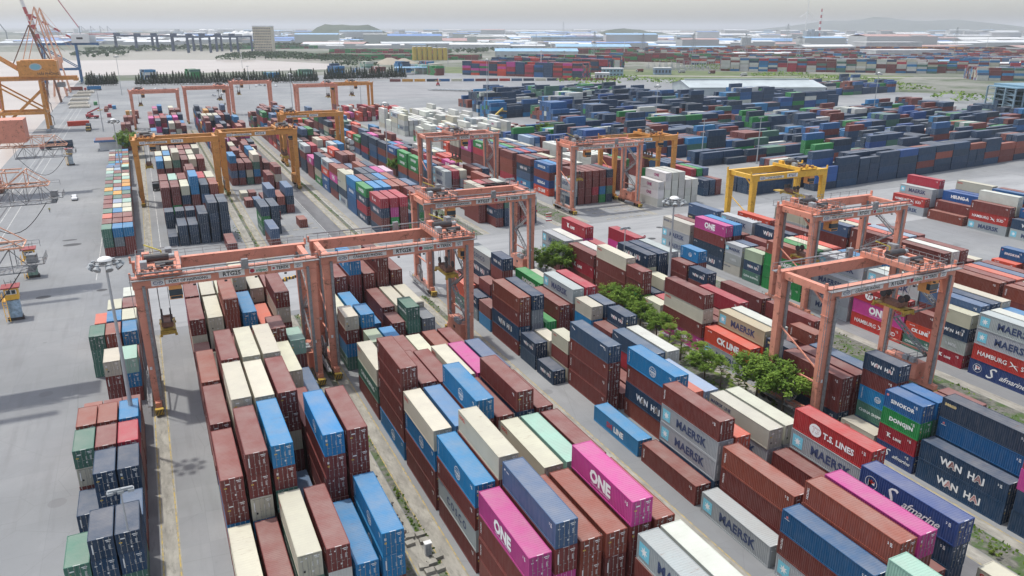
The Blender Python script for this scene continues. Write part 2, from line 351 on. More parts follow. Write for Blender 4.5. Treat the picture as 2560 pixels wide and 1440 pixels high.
# each design: function(L) -> list of (verts2d, faces, colour, layer); x runs from the far end (-) to the near end (+), y=0 mid height
def design(code,L):
    big=L>7; k=1.0 if big else 0.62; e=-L/2+0.55; out=[]
    def T(s,h,x,y=0,col=WHT,**kw): out.append((*sh(text_mb(s,h,**kw),x,y),col,1,'lettering'))
    def V(s,h=.2,col=WHT): out.append((*sh(text_mb(s,h),e,0.1,-math.pi/2),col,1,'marking'))
    def small(x,y,n=3,w=.5,col=WHT):
        for i in range(n): out.append((*rect2(x-w/2,x+w/2*(.6+.4*((i*7)%3)/2),y-.16*i-.045,y-.16*i+.045),col,1,'code_mark'))
    nx=L/2-.9
    if code in 'mMnorKThqS' or code in 'dDsfziBbGxkg': small(nx,.85,3,.28); small(nx-.35,.82,2,.16)
    if code in 'aR':
        out.append((*rect2(-L*.40-.85*k,-L*.40+.85*k,-.85*k,.85*k),(0.17,0.50,0.62,1),1)); out.append((*star2(-L*.40,0,.62*k),WHT,2))
        T('MAERSK',1.15*k,L*.05,col=NAVL,spacing=1.05,bold=.035)
    elif code=='A': T('MAERSK LINE',.5*k,-L*.30,.55,NAVL,bold=.025)
    elif code=='c': T('COSCO',.95*k,0,0,NAVL,spacing=1.55,bold=.03); T('COSCO',.22,-L*.42,.95,NAVL)
    elif code=='b':
        V('COSCO SHIPPING',.17); x=L*.06
        out.append((*ring2(x,0,.82*k,.07,24,1.05),WHT,1)); out.append((*ring2(x,0,.80*k,.05,16,.5),WHT,1)); T('cosco',.42*k,x,0,bold=.03); T('SHIPPING',.16*k,x+.1,-.38*k)
        out.append((*rect2(x-.85*k,x+.85*k,.28*k,.33*k),WHT,1)); out.append((*rect2(x-.7*k,x+.7*k,-.62*k,-.57*k),WHT,1))
    elif code in 'dE':
        for s,x,c in (('W',-2.7,WHT),('A',-1.75,REDL),('N',-.85,WHT),('H',.95,WHT),('A',1.9,REDL),('I',2.6,WHT)):
            if c is REDL: T(s,1.0*k,x*k+.4,0,WHT,bold=.07)
            T(s,.95*k,x*k+.4,0,c,bold=.035)
    elif code=='k':
        T('ONE',1.35*k,L*.0,.1,WHT,bold=.05); T('OCEAN NETWORK EXPRESS',.2*k,L*.0,-.85*k,(.7,.45,.6,1))
    elif code=='O': T('ONE',.95,L*.05,.1,(0.28,.02,.12,1),bold=.05)
    elif code=='w': T('OOCL',.42*k,-L/2+1.25,.75,REDL,bold=.05,spacing=1.05)
    elif code=='h':
        T('HAMBURG',.78*k,-2.5*k,0,bold=.015); T('S\u00dcD',.78*k,3.7*k,-.05,bold=.015)
        x=1.3*k; out.append(([(x-.7,.45),(x-.55,.55),(x+.75,-.45),(x+.9,-.75),(x+.2,-.3)],[(0,1,2,3,4)],WHT,1)); out.append(([(x-.8,-.55),(x-.1,.05),(x+.9,.1),(x+.05,-.12)],[(0,1,2,3)],WHT,1))
    elif code=='f':
        x=-L*.37; out.append((*ring2(x,0,.8*k,.06),WHT,1)); out.append(([(x-.38,-.55),(x-.32,-.55),(x-.32,.45),(x+.5,.3),(x+.45,-.2),(x-.32,0),(x-.38,.5)],[(0,1,2,3,4,5,6)],WHT,1)); out.append((*rect2(x-.3,x+.45,.08,.2),REDL,2)); out.append((*rect2(x-.02,x+.12,-.1,.4),REDL,2))
        T('S',2.0*k,-1.9*k,.0,shear=.45,bold=.005); T('afmarine',.95*k,1.9*k,-.15,shear=.5,bold=.01,spacing=.95)
    elif code=='T':
        x=-L*.20*1.0; out.append((*sh(ring2(0,0,.85*k,.85*k,20,1.15),x,0),WHT,1)); T('TS',.85*k,x+.12,0,(0.35,.02,.03,1),shear=.3,bold=.05); T('T.S. LINES',.78*k,x+3.7*k,-.05,bold=.035)
    elif code=='K': T('K',1.0*k,-L*.2,.08,bold=.05); T('LINE',.62*k,-L*.2+2.15*k,-.1,bold=.05,spacing=1.2); out.append((*rect2(-L*.2-1.0*k,-L*.2-.55*k,.5*k,.58*k),WHT,1))
    elif code=='q': T('CK LINE',1.1*k,L*.03,0,bold=.05); T('CK LINE',.22,-L/2+1.4,.9)
    elif code=='v': T('SM',.9*k,-L*.13,-.05,(0.35,.05,.09,1),bold=.05); T('LINE',.9*k,L*.08,-.05,bold=.05); out.append(([(L*.12,.55),(L*.15,.75),(L*.17,.62),(L*.2,.78),(L*.18,.5)],[(0,1,2,3,4)],NAVL,1))
    elif code=='G': T('DONGJIN',.95*k,L*.03,0,bold=.045,spacing=1.05)
    elif code=='x': T('CHINA SHIPPING',.75*k,0,0,(.62,.68,.65,1),bold=.03)
    elif code=='i': T('SINOKOR',.9*k,0,0,bold=.04,spacing=1.08); out.append((*ring2(-L*.42,.75,.2,.2,10),(.6,.2,.2,1),1))
    elif code=='z': T('seaco',.5,-L/2+1.3,.75,(0.55,.42,.2,1),bold=.05)
    elif code=='L': T('MOL',.9*k,L*.08,0,(.45,.47,.48,1),bold=.05); out.append((*ring2(-L*.13,0,.38*k,.12,12),(.4,.42,.43,1),1))
    elif code=='e': T('HEUNG-A',.95*k,0,0,bold=.05)
    elif code=='H': T('BCL',1.1*k,0,0,bold=.06,spacing=1.4)
    elif code=='M' or code=='n': V('TRITON',.27)
    elif code=='B': out.append((*ring2(-L/2+.8,.8,.15,.15,10),(.55,.15,.15,1),1)); out.append((*rect2(-L/2+.45,-L/2+1.15,.5,.56),WHT,1))
    elif code=='S': out.append(([(-L/2+.6,.85),(-L/2+1.7,.45),(-L/2+1.75,.6),(-L/2+.7,.95)],[(0,1,2,3)],WHT,1)); out.append((*rect2(L/2-2.4,L/2-1.0,.85,1.0),WHT,1))
    elif code=='D' or code=='s': out.append((*rect2(-L/2+.5,-L/2+.75,.72,.92),WHT,1)); T('lines',.22,-L/2+1.35,.8)
    elif code=='g' : T('CMC',.6*k,0,-.1,WHT,bold=.04)
    return [o if len(o)==5 else (*o,'emblem') for o in out]
TYPES={'m':((118,50,46),'maroon'),'M':((118,52,46),'maroon'),'n':((140,68,52),'brown red'),'r':((172,40,60),'crimson'),'K':((160,25,45),'crimson'),
'o':((205,95,72),'salmon orange'),'q':((212,70,42),'bright orange'),'b':((12,122,176),'bright blue'),'B':((14,84,132),'mid blue'),'c':((172,176,176),'pale grey'),
'd':((22,56,86),'navy'),'D':((26,56,80),'dark navy'),'s':((70,98,132),'slate blue'),'S':((58,84,112),'slate blue'),'u':((140,158,182),'pale steel blue'),
'w':((198,193,172),'cream'),'W':((206,206,198),'white'),'a':((172,178,180),'light grey'),'A':((185,183,168),'stone grey'),'R':((186,170,140),'rust-streaked beige'),
'k':((196,62,142),'pink'),'h':((190,50,42),'red'),'f':((38,68,125),'royal blue'),'T':((168,40,42),'red'),'v':((45,135,185),'sky blue'),'G':((25,135,65),'bright green'),
'x':((70,118,102),'sea green'),'p':((150,188,172),'pale mint'),'y':((168,180,155),'pale olive'),'i':((22,92,148),'blue'),'z':((38,55,78),'dark navy'),
'g':((118,126,134),'mid grey'),'L':((158,162,160),'silver grey'),'e':((22,82,150),'bright blue'),'H':((20,90,150),'bright blue'),'O':((218,218,214),'white'),
't':((80,140,188),'light blue'),'Y':((205,145,45),'golden yellow'),'E':((22,64,98),'navy'),'l':((205,170,190),'pale pink')}
REEFER=set('wWAO')
LETTERED=set('aRAcbdkOwhfTKqvGxizLeHg')
def tcol(code,jit=0.0):
    c=srgb(*TYPES[code][0]); j=1+random.uniform(-jit,jit)
    j*=.84; return (min(1,c[0]*j),min(1,c[1]*j*(1+random.uniform(-.04,.04))),min(1,c[2]*j),1)

# ------------------------------------------------------------------ container meshes (base centre at origin, long axis Y, doors at -Y)
CW=2.438; L40=12.192; L20=6.058; HC=2.896; ST=2.591
_cm={}
def body_mesh(L,H,ree):
    k=(L,H,ree)
    if k in _cm: return _cm[k]
    m=MB(); hw=CW/2; hl=L/2; p=.16; t=.11
    for sx in (-1,1):
        for sy in (-1,1):
            x0,x1=sorted((sx*hw,sx*(hw-p))); y0,y1=sorted((sy*hl,sy*(hl-p)))
            m.box(x0,x1,y0,y1,0.0,H-.012,0)
        x0,x1=sorted((sx*hw,sx*(hw-.07)))
        m.box(x0,x1,-hl+p,hl-p,H-t-.01,H-.012,0); m.box(x0,x1,-hl+p,hl-p,.01,.17,0)
    for sy in (-1,1):
        y0,y1=sorted((sy*hl,sy*(hl-.08))); m.box(-hw+p,hw-p,y0,y1,H-t-.01,H-.012,0); m.box(-hw+p,hw-p,y0,y1,.01,.17,0)
    # corrugated sides
    pitch=.278 if not ree else .16; dep=.045 if not ree else .010; n=int((L-2*p)/pitch); pt=(L-2*p)/n
    for sx in (-1,1):
        prof=[]; y=-hl+p
        for i in range(n):
            for dy,d in ((0,.022),(.26,.022),(.5,.022+dep),(.76,.022+dep)): prof.append((y+dy*pt,sx*(hw-d)))
            y+=pt
        prof.append((hl-p,sx*(hw-.022)))
        for (y0,x0),(y1,x1) in zip(prof,prof[1:]):
            q=[(x0,y0,.16),(x1,y1,.16),(x1,y1,H-t),(x0,y0,H-t)]
            if sx>0: pass
            else: q=q[::-1]
            m.quad(*q,0)
    # roof
    pitch=.30 if not ree else .42; dep=.022 if not ree else .006; n=int((L-.2)/pitch); pt=(L-.2)/n; y=-hl+.1; prof=[]
    for i in range(n):
        for dy,d in ((0,.03),(.3,.03),(.5,.03+dep),(.8,.03+dep)): prof.append((y+dy*pt,H-d))
        y+=pt
    prof.append((hl-.1,H-.03))
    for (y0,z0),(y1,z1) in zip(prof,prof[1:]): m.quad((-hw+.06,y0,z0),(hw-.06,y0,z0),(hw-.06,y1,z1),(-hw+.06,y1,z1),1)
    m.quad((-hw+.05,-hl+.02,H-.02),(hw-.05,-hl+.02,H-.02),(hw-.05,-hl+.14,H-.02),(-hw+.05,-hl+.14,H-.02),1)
    m.box(-.35,.35,-hl+.03,-hl+.09,H-.02,H-.008,3)         # white height mark on the roof edge
    # front wall and floor
    m.quad((hw-p,hl-.03,.1),(-hw+p,hl-.03,.1),(-hw+p,hl-.03,H-t),(hw-p,hl-.03,H-t),0)
    m.quad((-hw,-hl,.12),(-hw,hl,.12),(hw,hl,.12),(hw,-hl,.12),0)
    if ree:   # small vent plates
        m.box(-hw-.0,-hw+.005,hl-.6,hl-.35,1.0,1.3,0)
    _cm[k]=m.mesh('container_body',[M_SIDE,M_ROOF,M_ROD,M_WHITE]); return _cm[k]
def door_mesh(L,H,ree,side,var):
    k=('d',L,H,ree,side,var)
    if k in _cm: return _cm[k]
    rnd=random.Random(str(k)); m=MB(); hw=CW/2; y=-L/2
    x0,x1=(-hw+.16,-.012) if side<0 else (.012,hw-.16)
    m.box(x0,x1,y+.02,y+.07,.18,H-.13,0)
    if not ree:
        nz=5
        for i in range(nz):
            z0=.28+i*(H-.5)/nz; m.box(x0+.07,x1-.07,y+.008,y+.02,z0,z0+(H-.5)/nz-.1,0)
    for rx in ((x0+x1)/2-.27,(x0+x1)/2+.27):
        m.tube((rx,y-.02,.1),(rx,y-.02,H-.06),.022,n=6,m=2)
        for hz in (.35,H/2,H-.35): m.box(rx-.06,rx+.06,y-.012,y+.01,hz-.04,hz+.04,2)
        m.box(rx-.02,rx+.26,y-.04,y-.02,1.05,1.09,2)
    zt=H-.45
    if side>0:
        m.box(x0+.40,x1-.1,y-.005,y+.002,zt,zt+.1,3); m.box(x0+.5,x1-.16,y-.005,y+.002,zt-.18,zt-.1,3)
        for i in range(4): m.box(x0+.14,x0+.3-.02*(i%2),y-.005,y+.002,zt-.65-.14*i,zt-.6-.14*i,3); m.box(x0+.62,x0+.86-.03*(i%3),y-.005,y+.002,zt-.62-.15*i,zt-.55-.15*i,3)
        if var%2: m.box(x0+.1,x0+.3,y-.006,y+.002,.62,.82,3)
    else:
        if var==0: m.box(x0+.1,x0+.32,y-.006,y+.002,zt-.5,zt-.2,3); m.box(x0+.1,x0+.34,y-.006,y+.002,zt-.95,zt-.72,4)
        elif var==1: m.box(x0+.12,x0+.42,y-.006,y+.002,zt-.75,zt-.6,4); m.box(x0+.3,x0+.75,y-.006,y+.002,zt-.28,zt-.14,3)
        elif var==2: m.box(x0+.12,x0+.25,y-.006,y+.002,zt-1.3,zt-.1,3)
        else: m.box(x0+.6,x0+.75,y-.006,y+.002,zt-.1,zt+.03,3); m.box(x0+.1,x0+.35,y-.006,y+.002,zt-.3,zt-.2,3)
        if ree: m.box(x0+.32,x0+.52,y-.004,y+.014,.75,.98,5)
    if ree: m.box(x0+.05,x1-.05,y+.012,y+.02,H-.2,H-.17,5)
    _cm[k]=m.mesh('container_door',[M_SIDE,M_ROOF,M_ROD,M_WHITE,M_YELL,M_BLACK]); return _cm[k]
def letter_mesh(code,L,H):
    """one mesh for each kind of painted sign on the left side"""
    k=('t',code,L,H)
    if k in _cm: return _cm[k]
    hw=CW/2; zc=H/2; ms={}
    for v,f,c,ly,nm in design(code,L):
        m=ms.setdefault(nm,MB()); n=len(m.v); xx=-(hw+.003*ly-.006)
        for a,b in v: m.v.append((xx,-a,zc+b*min(1,H/2.75)))
        for q in f: m.f.append(tuple(n+i for i in q)); m.m.append(0); m.c.append(c); m.uv.append(None)
    _cm[k]=[(nm,m.mesh(nm,M_TXT)) for nm,m in ms.items() if m.f]; return _cm[k]

# ------------------------------------------------------------------ where every container stands
BX=[]     # (x,y centre, z, L, H, code, rot, block, row, bay, tier, ntiers)
def stack(blk,row,bay,x,y,L,tiers,rot=0.0,nst=0,dx=0.0):
    """tiers: codes from the top down; x,y = centre of the footprint"""
    z=0.0; n=len(tiers)
    for i,code in enumerate(reversed(tiers)):
        H=ST if (L<7 or i<nst) else HC
        BX.append((x+random.uniform(-.05,.05),y+random.uniform(-.08,.08),z,L,H,code,rot+random.uniform(-.002,.002),blk,row,bay,n-1-i,n)); z+=H
FILL='mmmmnwdbs'
def block(name,x0,y0,table,dx=2.87):
    for ent in table.strip().split('\n'):
        ent=ent.strip()
        if not ent: continue
        b,L,rest=ent.split(' ',2); b=float(b); Lm=L40 if L=='4' else L20
        for r,s in enumerate(rest.split('|')):
            s=s.strip()
            if s in ('-',''): continue
            nst=0
            if s[-1].isdigit(): nst=int(s[-1]); s=s[:-1]
            stack(name,r,b,x0+r*dx+CW/2,y0+13.28*b+Lm/2,Lm,s,nst=nst)
Y1=53.6; Y2=213.8
block('RTG25',2.0,Y1,'''
1 4 wm|mw|wxm|mWm|bm|bbm
2 4 mmbm1|mmwbm2|bmxmm1|B|bmmmm1|mmmmm1
3 4 mmmw|wwmmm|wwmbm1|mmwmm1|mmm|mm
4 4 nmmm|mmmmm|wwmmm|wwmmm|wmwm2|sm
5 4 mmm3|wm|mmb|mmw|-|-
5 2 -|-|-|-|mmmmm|pmmm
6 4 mwmm|wwmm|nnmmm|bmmm|omm|mwmmm
7 4 mkmm|wmmm|wmmm|wmmmm|wmmm|mmmm''')
block('RTG26',26.95,Y1,'''
-1 4 -|-|-|-|aMmm|Wmmm
0 4 kMMM|smkmm|nnmm|nmmm|kmmmm|nmmm
1 4 bMcm|wmmmm|mmm|wmmm|pmmm|mmmm
2 4 wbmm|tmmm|bmmmm|mmmm|mdwmm|mmmm
3 4 MMMmb|mmmm|mmmm1|wmmm|kmmm|smmm
4 4 wxm|mm|mmm|wmm1|nmm|mmm
5 2 -|ymm|bmm|-|-|-
5.52 2 wmbx|bmmm|-|mmm|xxmm|gmm
6 4 wmm|bmm|bm|mmm|wmm|wmm
7 4 cmmm|mmmm|bmmmm|mmmm|mmmmm|mmmm''')
block('RTG27',57.75,Y1,'''
-2 4 -|-|-|-|-|wd
-2 4 pmmm|mmm|mm|mm|-|-
-1 4 BMa|nMma|kmmm|mm|fddm1|-
0 4 a|nMm|m|m|mm|Tamm
1 4 M|Maad|-|-|Aam1|Aam1
1 4 -|-|onm|-|-|-
2 4 v1|-|bMdn|omm1|umm2|-
3 4 -|SMMM|m|m|Srm|Wmm
3.95 2 d|wMw|-|-|mmm|ddmm
4.47 2 dD|ww|-|-|wbmm|Smmm
4 4 -|-|B|S|-|-
5 4 nmEm|dggm|GG|mmm|ammm|rmmm
5.98 2 mb|m|-|-|-|-
6.49 2 dg|mdd|dmmmm|-|-|wss
6 4 -|-|-|mm|Gmm|-
7 4 ox|mm|cddG|-|-|-''')
block('RTG28',89.9,Y1,'''
-1.45 4 rkdd|ddd|-|-|-|-
-0.46 4 dE|zBdd|sm|-|-|-
0.5 2 iGKf|ixmm|omm|mmm|mmm|-
1 2 w|dmbxs|omm|Wm|-|-
1.52 4 mmD|mmm|sxm|sm|-|-
2.0 2 -|-|-|-|Wm|-
2.5 2 -|zdd|-|-|-|-
2.75 2 -|-|-|-|nmm|-
3 4 qa|Rqm|Wam|mm|m|mmm
4 4 mwmk|mm|mm|rmm|ss|mmm
5 2 wd|rm|sm|-|dmdd|-
5.52 2 mmGx|dm|wsm|-|mmmm|bmmmm
6 4 wMMM|x|dwwm|dddd|asmm|-
7 4 mKm|Wmm|rmm|km|rkmm|-
8.05 4 aam|Waa|Kkmm|om|rm|-''')
block('RTG31',128.3,Y1,'''
-1 4 ddm|wmm|mmm|-|-|-
0 4 kdmm|amhm|wmmm|mmm|mm|-
1 4 aahf|Waam|smm|amm|wmm|nmm
1.75 2 -|-|-|bmmm|-|-
2.02 2 wdLK|-|-|-|-|-
2.05 4 -|smmm|dmmm|wmmm|-|-
2.5 2 mqx|-|-|-|-|-
3 4 Tkh|aamm|Wamm|mmm|bmm|nmm
4 4 aaa|aWmm|aamm|bwmm|omm|wmm
5 4 nGGG|GGxx|wamm|qmmm|bbm|Wmm
5.97 2 ydx|mmx|-|-|-|-
6.5 2 aLA|smd|-|-|-|-
6 4 -|-|mwm|dmmm|Wmm|mmmm
7 4 kmDd|bmmm|mmm|aaam|mmm|qhrm
8.05 4 Aaa|mmm|-|szmm|kmm|ymm''')
block('RTG31 far',156.0,Y1,'''
1 4 mmm|wmm|mmm|-|-|-
2 4 nMn|mmm|wmm|mmm|-|-
3 4 nmm|mmm|omm|smm|mmm|-
4 4 Mmmm|Wmmm|mmmm|mmm|wmm|-
5 4 Mnmm|ommm|ummm|mdmm|-|-
6 4 smmm|wamm|hmmm|-|-|-
7 4 wamm|mdmm|mmm|-|-|-''')
block('east side',184.0,Y1,'''
3 4 Mnmm|mmdd|bmm|-|-|-
4.05 2 qm|imm|-|-|-|-''')
block('east pair',227.0,55.1,'''
4.15 4 da|mwb|dm|-|-|-
5.2 4 da|imh|md|imm|-|-
6.2 4 Mha|Wwmm|md|imms|mmdd|-
7.25 4 n|MM|eHm|eHm|wHem|dmm
8.3 4 ha|aam|ramm|-|-|-''')
def cell(name,row,bay,x,y,L,t): stack(name,row,bay,x+CW/2,y+(L20 if L==2 else L40)/2,L20 if L==2 else L40,t)
QS=[(80,'xx|dEd|dEx'),(87,'-|-|sm'),(94,'d|dEd|ddm'),(101,'xwm|mmm|rmm'),(108,'nmm|nmm|bmm'),(115,'nm|mb|mm'),(130,'-|wmm|pbm'),(136.5,'-|mm|mm'),(143,'xxx|nmm|bmm'),(150,'-|bmm|wmm'),(157,'om|wmm|mmm'),(164,'-|-|Wbm')]
for i,(y,t) in enumerate(QS):
    for r,c in enumerate(t.split('|')):
        if c!='-': cell('quayside row',r,i,-14.3+2.61*r,y,2,c)
QB='xbb/xmm ommm uxo xbw mww mup mxm xYx Yub p-b xmY YmY xpp mgw pmm wwx ssp gsm mYx bmY'.split()
QB='xbb ommm ommm mom mom xbw mww mup mxm xYx Yub mpb xmY YmY xpp mgw pmm wwx ssp gsm mYx bmY'.split()
QB=['xbb','mmn','omm','xbw','mww','mup','mxm','xYx','Yub','xmY','mpY','xmp','gxw','pmm','wux','ssp','gsm','mYx','bmY','xbm','nmw','msm','wbx','mmn','gxb']
QL=['xgm','mxm','mmm','smg','xbm']
for i,t in enumerate(QB):
    y=225.6+7.0*i; x=-14.9-0.014*(y-225)
    for r in range(3):
        c=t[r]
        if i==14 and r==2: continue
        cell('far quayside row',r,i,x+2.6*r,y,2,c+QL[i%5][r]+QL[(i+2)%5][r] if i<16 else c+QL[i%5][r])
for y,x,t in ((431,-13,'bbs'),(438,-13,'ouB'),(446,-12,'xwb'),(505,-14,'nm'),(512,-14,'mm'),(545,-13,'mn'),(552,-13,'nmm'),(585,-12,'Ywn')):
    for r,c in enumerate(t): cell('far quayside row',r,30,x+2.7*r,y,2,c+random.choice('mn'))
# loose boxes out on the quay
for x,y,c,L in ((-24,600,'r',2),(-27,640,'n',2),(-27,655,'n',2),(-22,660,'b',2),(-25,670,'r',2),(-36,700,'G',2)): cell('quay deck',0,0,x,y,L,c)
block('RTG13',1.1,Y2,'''
0.1 4 -|-|-|-|-|m
1.2 4 D|DD|DD|DDD|DDDD|DDDD
2 2 DDm|DDD|DDm|-|-|-
3.38 4 mmmm|mmGd|wdmm|bbmmm|DsmW|nmmm
4.4 4 mmmm|pmmm|mmmm|mmmmm|rmmm|wmmm
5.45 4 mm|mm|wmm|mmmm|mmm|nmm
7.5 4 bmmm|wmmm|wxmmm|mmmm|wmmm|mmmm
8.6 4 wmmm|bmmm|mmmm|mmwm|wmmm|mmm
9.7 4 mmm|wmmm|mmmm|nmmm|mmmm|wmmm''')
block('RTG14',27.0,Y2,'''
0.1 4 sm|-|-|-|-|-
1.33 4 DGx|DDD|-|-|-|-
2.75 2 -|-|n|-|-|-
1.7 2 -|-|-|-|n|-
3.35 4 -|-|sDD|nD|sDm|-
4.4 2 m|s|-|-|-|-
5.38 2 w|m|-|-|-|-
4.3 4 -|-|m|m|-|-
6.5 4 -|-|-|-|mm|mwm
7.6 4 bmsm|mBm|mwx|wxbm|-|-
8.7 4 mmm|mmmm|nmm|bmmm|mmm|mm
9.8 4 mmmmm|wwww|mmm|mmbm|wmm|-''')
block('RTG16',58.5,Y2,'''
0.05 4 KdMD|rkGm|rmmm|-|-|-
0.26 4 -|-|-|dG|mxGd|nmmm
1.3 4 Gdrd|bbmm|bbmm|nDmm|nmmm|smmm
2.3 4 biBB|mmmm|DDmm|bbmm|nmmm|mmm
3.3 4 wADa|mmm|Dmmm|dDmm|kkmm|lkmm
4.3 4 nkDm|wmm|wmm|nnmm|dmmm|-
5.35 4 aqiH|mmm|mmm|smm|mmm|wmm
6.4 4 DDwG|xmm|smm|mmmm|nmmm|mmm
7.5 4 kmm|bpD|mmm|qmmm|mmm|-
8.7 4 amDD|rmmm|mmm|amm|aahm|bbDD
9.9 4 aDDm|mmmm|mmm|wamm|ommm|nmmm''')
block('RTG34',91.0,Y2,'''
0.35 4 wmmm|rmmm|mmmm|Wmmm|-|-
-0.2 4 -|mmdm|mxdd|mmmm|mmnh|aDD
1.5 4 -|bm|mmD|nmmm|nmm|Dmm
2.6 4 aams|rmmm|wamm|mmm|nmmm|dddd
3.7 4 bDmm|mmmm|wmm|kmmm|rmm|mmm
4.8 4 GGns|mmm|rmmm|omm|hhmm|qqdm
5.9 4 GGns|kmm|mmDm|iimm|wWmm|ammm
7.0 4 imGm|rmmm|DDmm|mm|Wamm|Wamm
8.1 4 DnBm|mmm|bbm|Dmm|GGm|mm
9.2 4 DsBm|mDm|Dim|bmm|kmm|Dmm
10.3 4 DDrB|kDmm|mmmm|wmm|mmmm|nmm''')
block('RTG33',130.0,Y2,'''
1.1 4 aaD|mmmm|mmmm|mmrm|mmbG|Dmxd
1.15 4 -|-|-|-|-|-
2.35 4 imeq|bmmm|mwmm|nnmm|Wmmm|WWm
3.5 4 mdsv|Dbmm|mmmm|wmmm|smm|mmm
4.7 4 mnnr|Bmmm|rmmm|immm|nmmm|mmmm
5.8 4 mmmm|immm|Gmmm|mmmm|smmm|wmmm
6.9 4 Grmm|Bmmm|GGmm|nmmm|smmm|Wmmm
8.0 4 kkmm|mmm|iimm|dmmm|wwmm|wmm
9.1 4 wwmm|wimm|mmm|ddmm|wwm|mmm''')
block('white reefer stack',156.0,Y2,'''
0 4 OOW|OWWW|WWWW|WWWW|WWW|WWW
1.1 4 -|-|-|-|GGm|-
2.3 4 rmm|mmmm|Gmmm|-|-|-
3.4 4 WWWW|WWWW|WWWW|-|-|-
4.5 4 WWW|WWW|uWWW|WWWW|WWWW|-
5.6 4 WWWW|OWWW|mmm|WWW|mmW|-
7.5 4 uuum|iuum|mmmm|mmm|mm|-''')
block('white reefer stack far',182.0,Y2,'''
0.6 4 dE|Ed|mm|-|-|-
1.2 4 rGm|Gmm|sss|-|-|-
2.3 4 EEd|Edm|EEd|nDm|-|-
3.5 4 mmm|smm|uum|nmm|-|-''')
def rblock(name,x0,y0,b0,b1,rows,pal,nmin,nmax,gap=.08,pitch=13.28,two=.25):
    b=b0
    while b<b1:
        for r in range(rows):
            if random.random()<gap: continue
            n=random.randint(nmin,nmax); y=y0+pitch*b
            if random.random()<two:
                for h in (0,6.2):
                    if random.random()<.8:
                        k=max(1,n+random.randint(-1,0)); stack(name,r,int(b),x0+2.87*r+CW/2,y+h+L20/2,L20,''.join(random.choice(pal) for _ in range(k)))
            else: stack(name,r,int(b),x0+2.87*r+CW/2,y+L40/2,L40,''.join(random.choice(pal) for _ in range(n)))
        b+=1.04
rblock('RTG13',1.1,Y2,10.8,22.5,6,'mmmmmmDDDDDssbwwrko',3,5)
rblock('RTG14',27.0,Y2,11,23,6,'mmmmmmmDDbbsrkdwYn',3,5)
rblock('RTG16',58.0,Y2,11.2,22.5,6,'mmmmmmmmnnqbDdrsG',3,5)
rblock('RTG34',91.5,Y2,11.6,21.5,5,'mmmmnbbDrDskwqxYG',2,4)
rblock('RTG33',131.0,Y2,10.4,13.6,6,'WWWWWWmqbGWWWO',2,3)
# white reefer yard beyond (boxes on chassis and stacks)
for x0,y0,nb,rw in ((131,365,3,5),(150,372,4,6),(168,380,6,5),(133,430,4,7),(158,445,4,7)):
    for b in range(nb):
        for r in range(rw):
            if random.random()<.9: stack('reefer yard',r,b,x0+r*2.9,y0+b*13.4,L40,''.join(random.choice('WWWWWWWOwa') for _ in range(random.choice((2,3,3,4)))))
rblock('reefer yard',118,505,0,3,14,'mmqomrrkWm',2,3,.1)
# the navy yard: long sides run across the view
def xyard(name,ox,oy,ang,lines,pal,nmin,nmax,bayp=12.75,skip=()):
    """lines: (offset along depth, rows deep, first bay, last bay); long axis along the local x"""
    ca,sa=math.cos(ang),math.sin(ang)
    for d,deep,b0,b1 in lines:
        for b in range(b0,b1):
            base=random.randint(nmin,nmax); run=random.choice(pal)
            for r in range(deep):
                if random.random()<.05: continue
                n=max(1,base+random.choice((-1,0,0,0,0,1)) if random.random()<.5 else base)
                tiers=''.join(random.choice(pal) if random.random()<.5 else run for _ in range(n))
                u=(b+.5)*bayp; v=d+r*2.62+1.3
                if random.random()<.22:
                    for h in (-3.15,3.15):
                        stack(name,r,b,ox+(u+h)*ca-v*sa,oy+(u+h)*sa+v*ca,L20,tiers,rot=ang+math.pi/2*-1)
                else: stack(name,r,b,ox+u*ca-v*sa,oy+u*sa+v*ca,L40,tiers,rot=ang-math.pi/2)
NAVY='EEEEEEEEDDDDDiibmmmnWxGe'
A1=R(5.8)
xyard('navy wall',226,211,A1,[(0,4,0,22)],'dddddddEddmneD',3,4)
xyard('navy wall',200,206,A1,[(9,5,0,2)],'dE',1,2)
xyard('navy yard',238,246,A1,[(0,3,0,6),(0,6,6,24),(26,5,-1,6),(30,6,7,24),(52,6,-3,9),(52,7,10,23),(80,7,-4,8),(80,7,9,22),(108,7,-5,8),(108,6,9,22),(134,6,-4,9)],NAVY,2,4)
xyard('navy yard',232,405,A1,[(0,5,1,9),(0,3,10,19),(24,6,0,4),(24,8,5,12),(50,8,1,12),(50,6,13,20),(80,8,-1,6),(80,8,7,14),(110,8,0,12),(140,8,1,9)],NAVY.replace('m','E')+'W',3,5)
xyard('navy yard',225,560,A1,[(0,6,0,5),(0,6,6,10),(26,5,2,12),(60,3,3,16)],NAVY+'EEE',2,4)
xyard('shed side stacks',545,520,A1,[(0,6,0,9),(40,6,3,10)],NAVY,2,4)
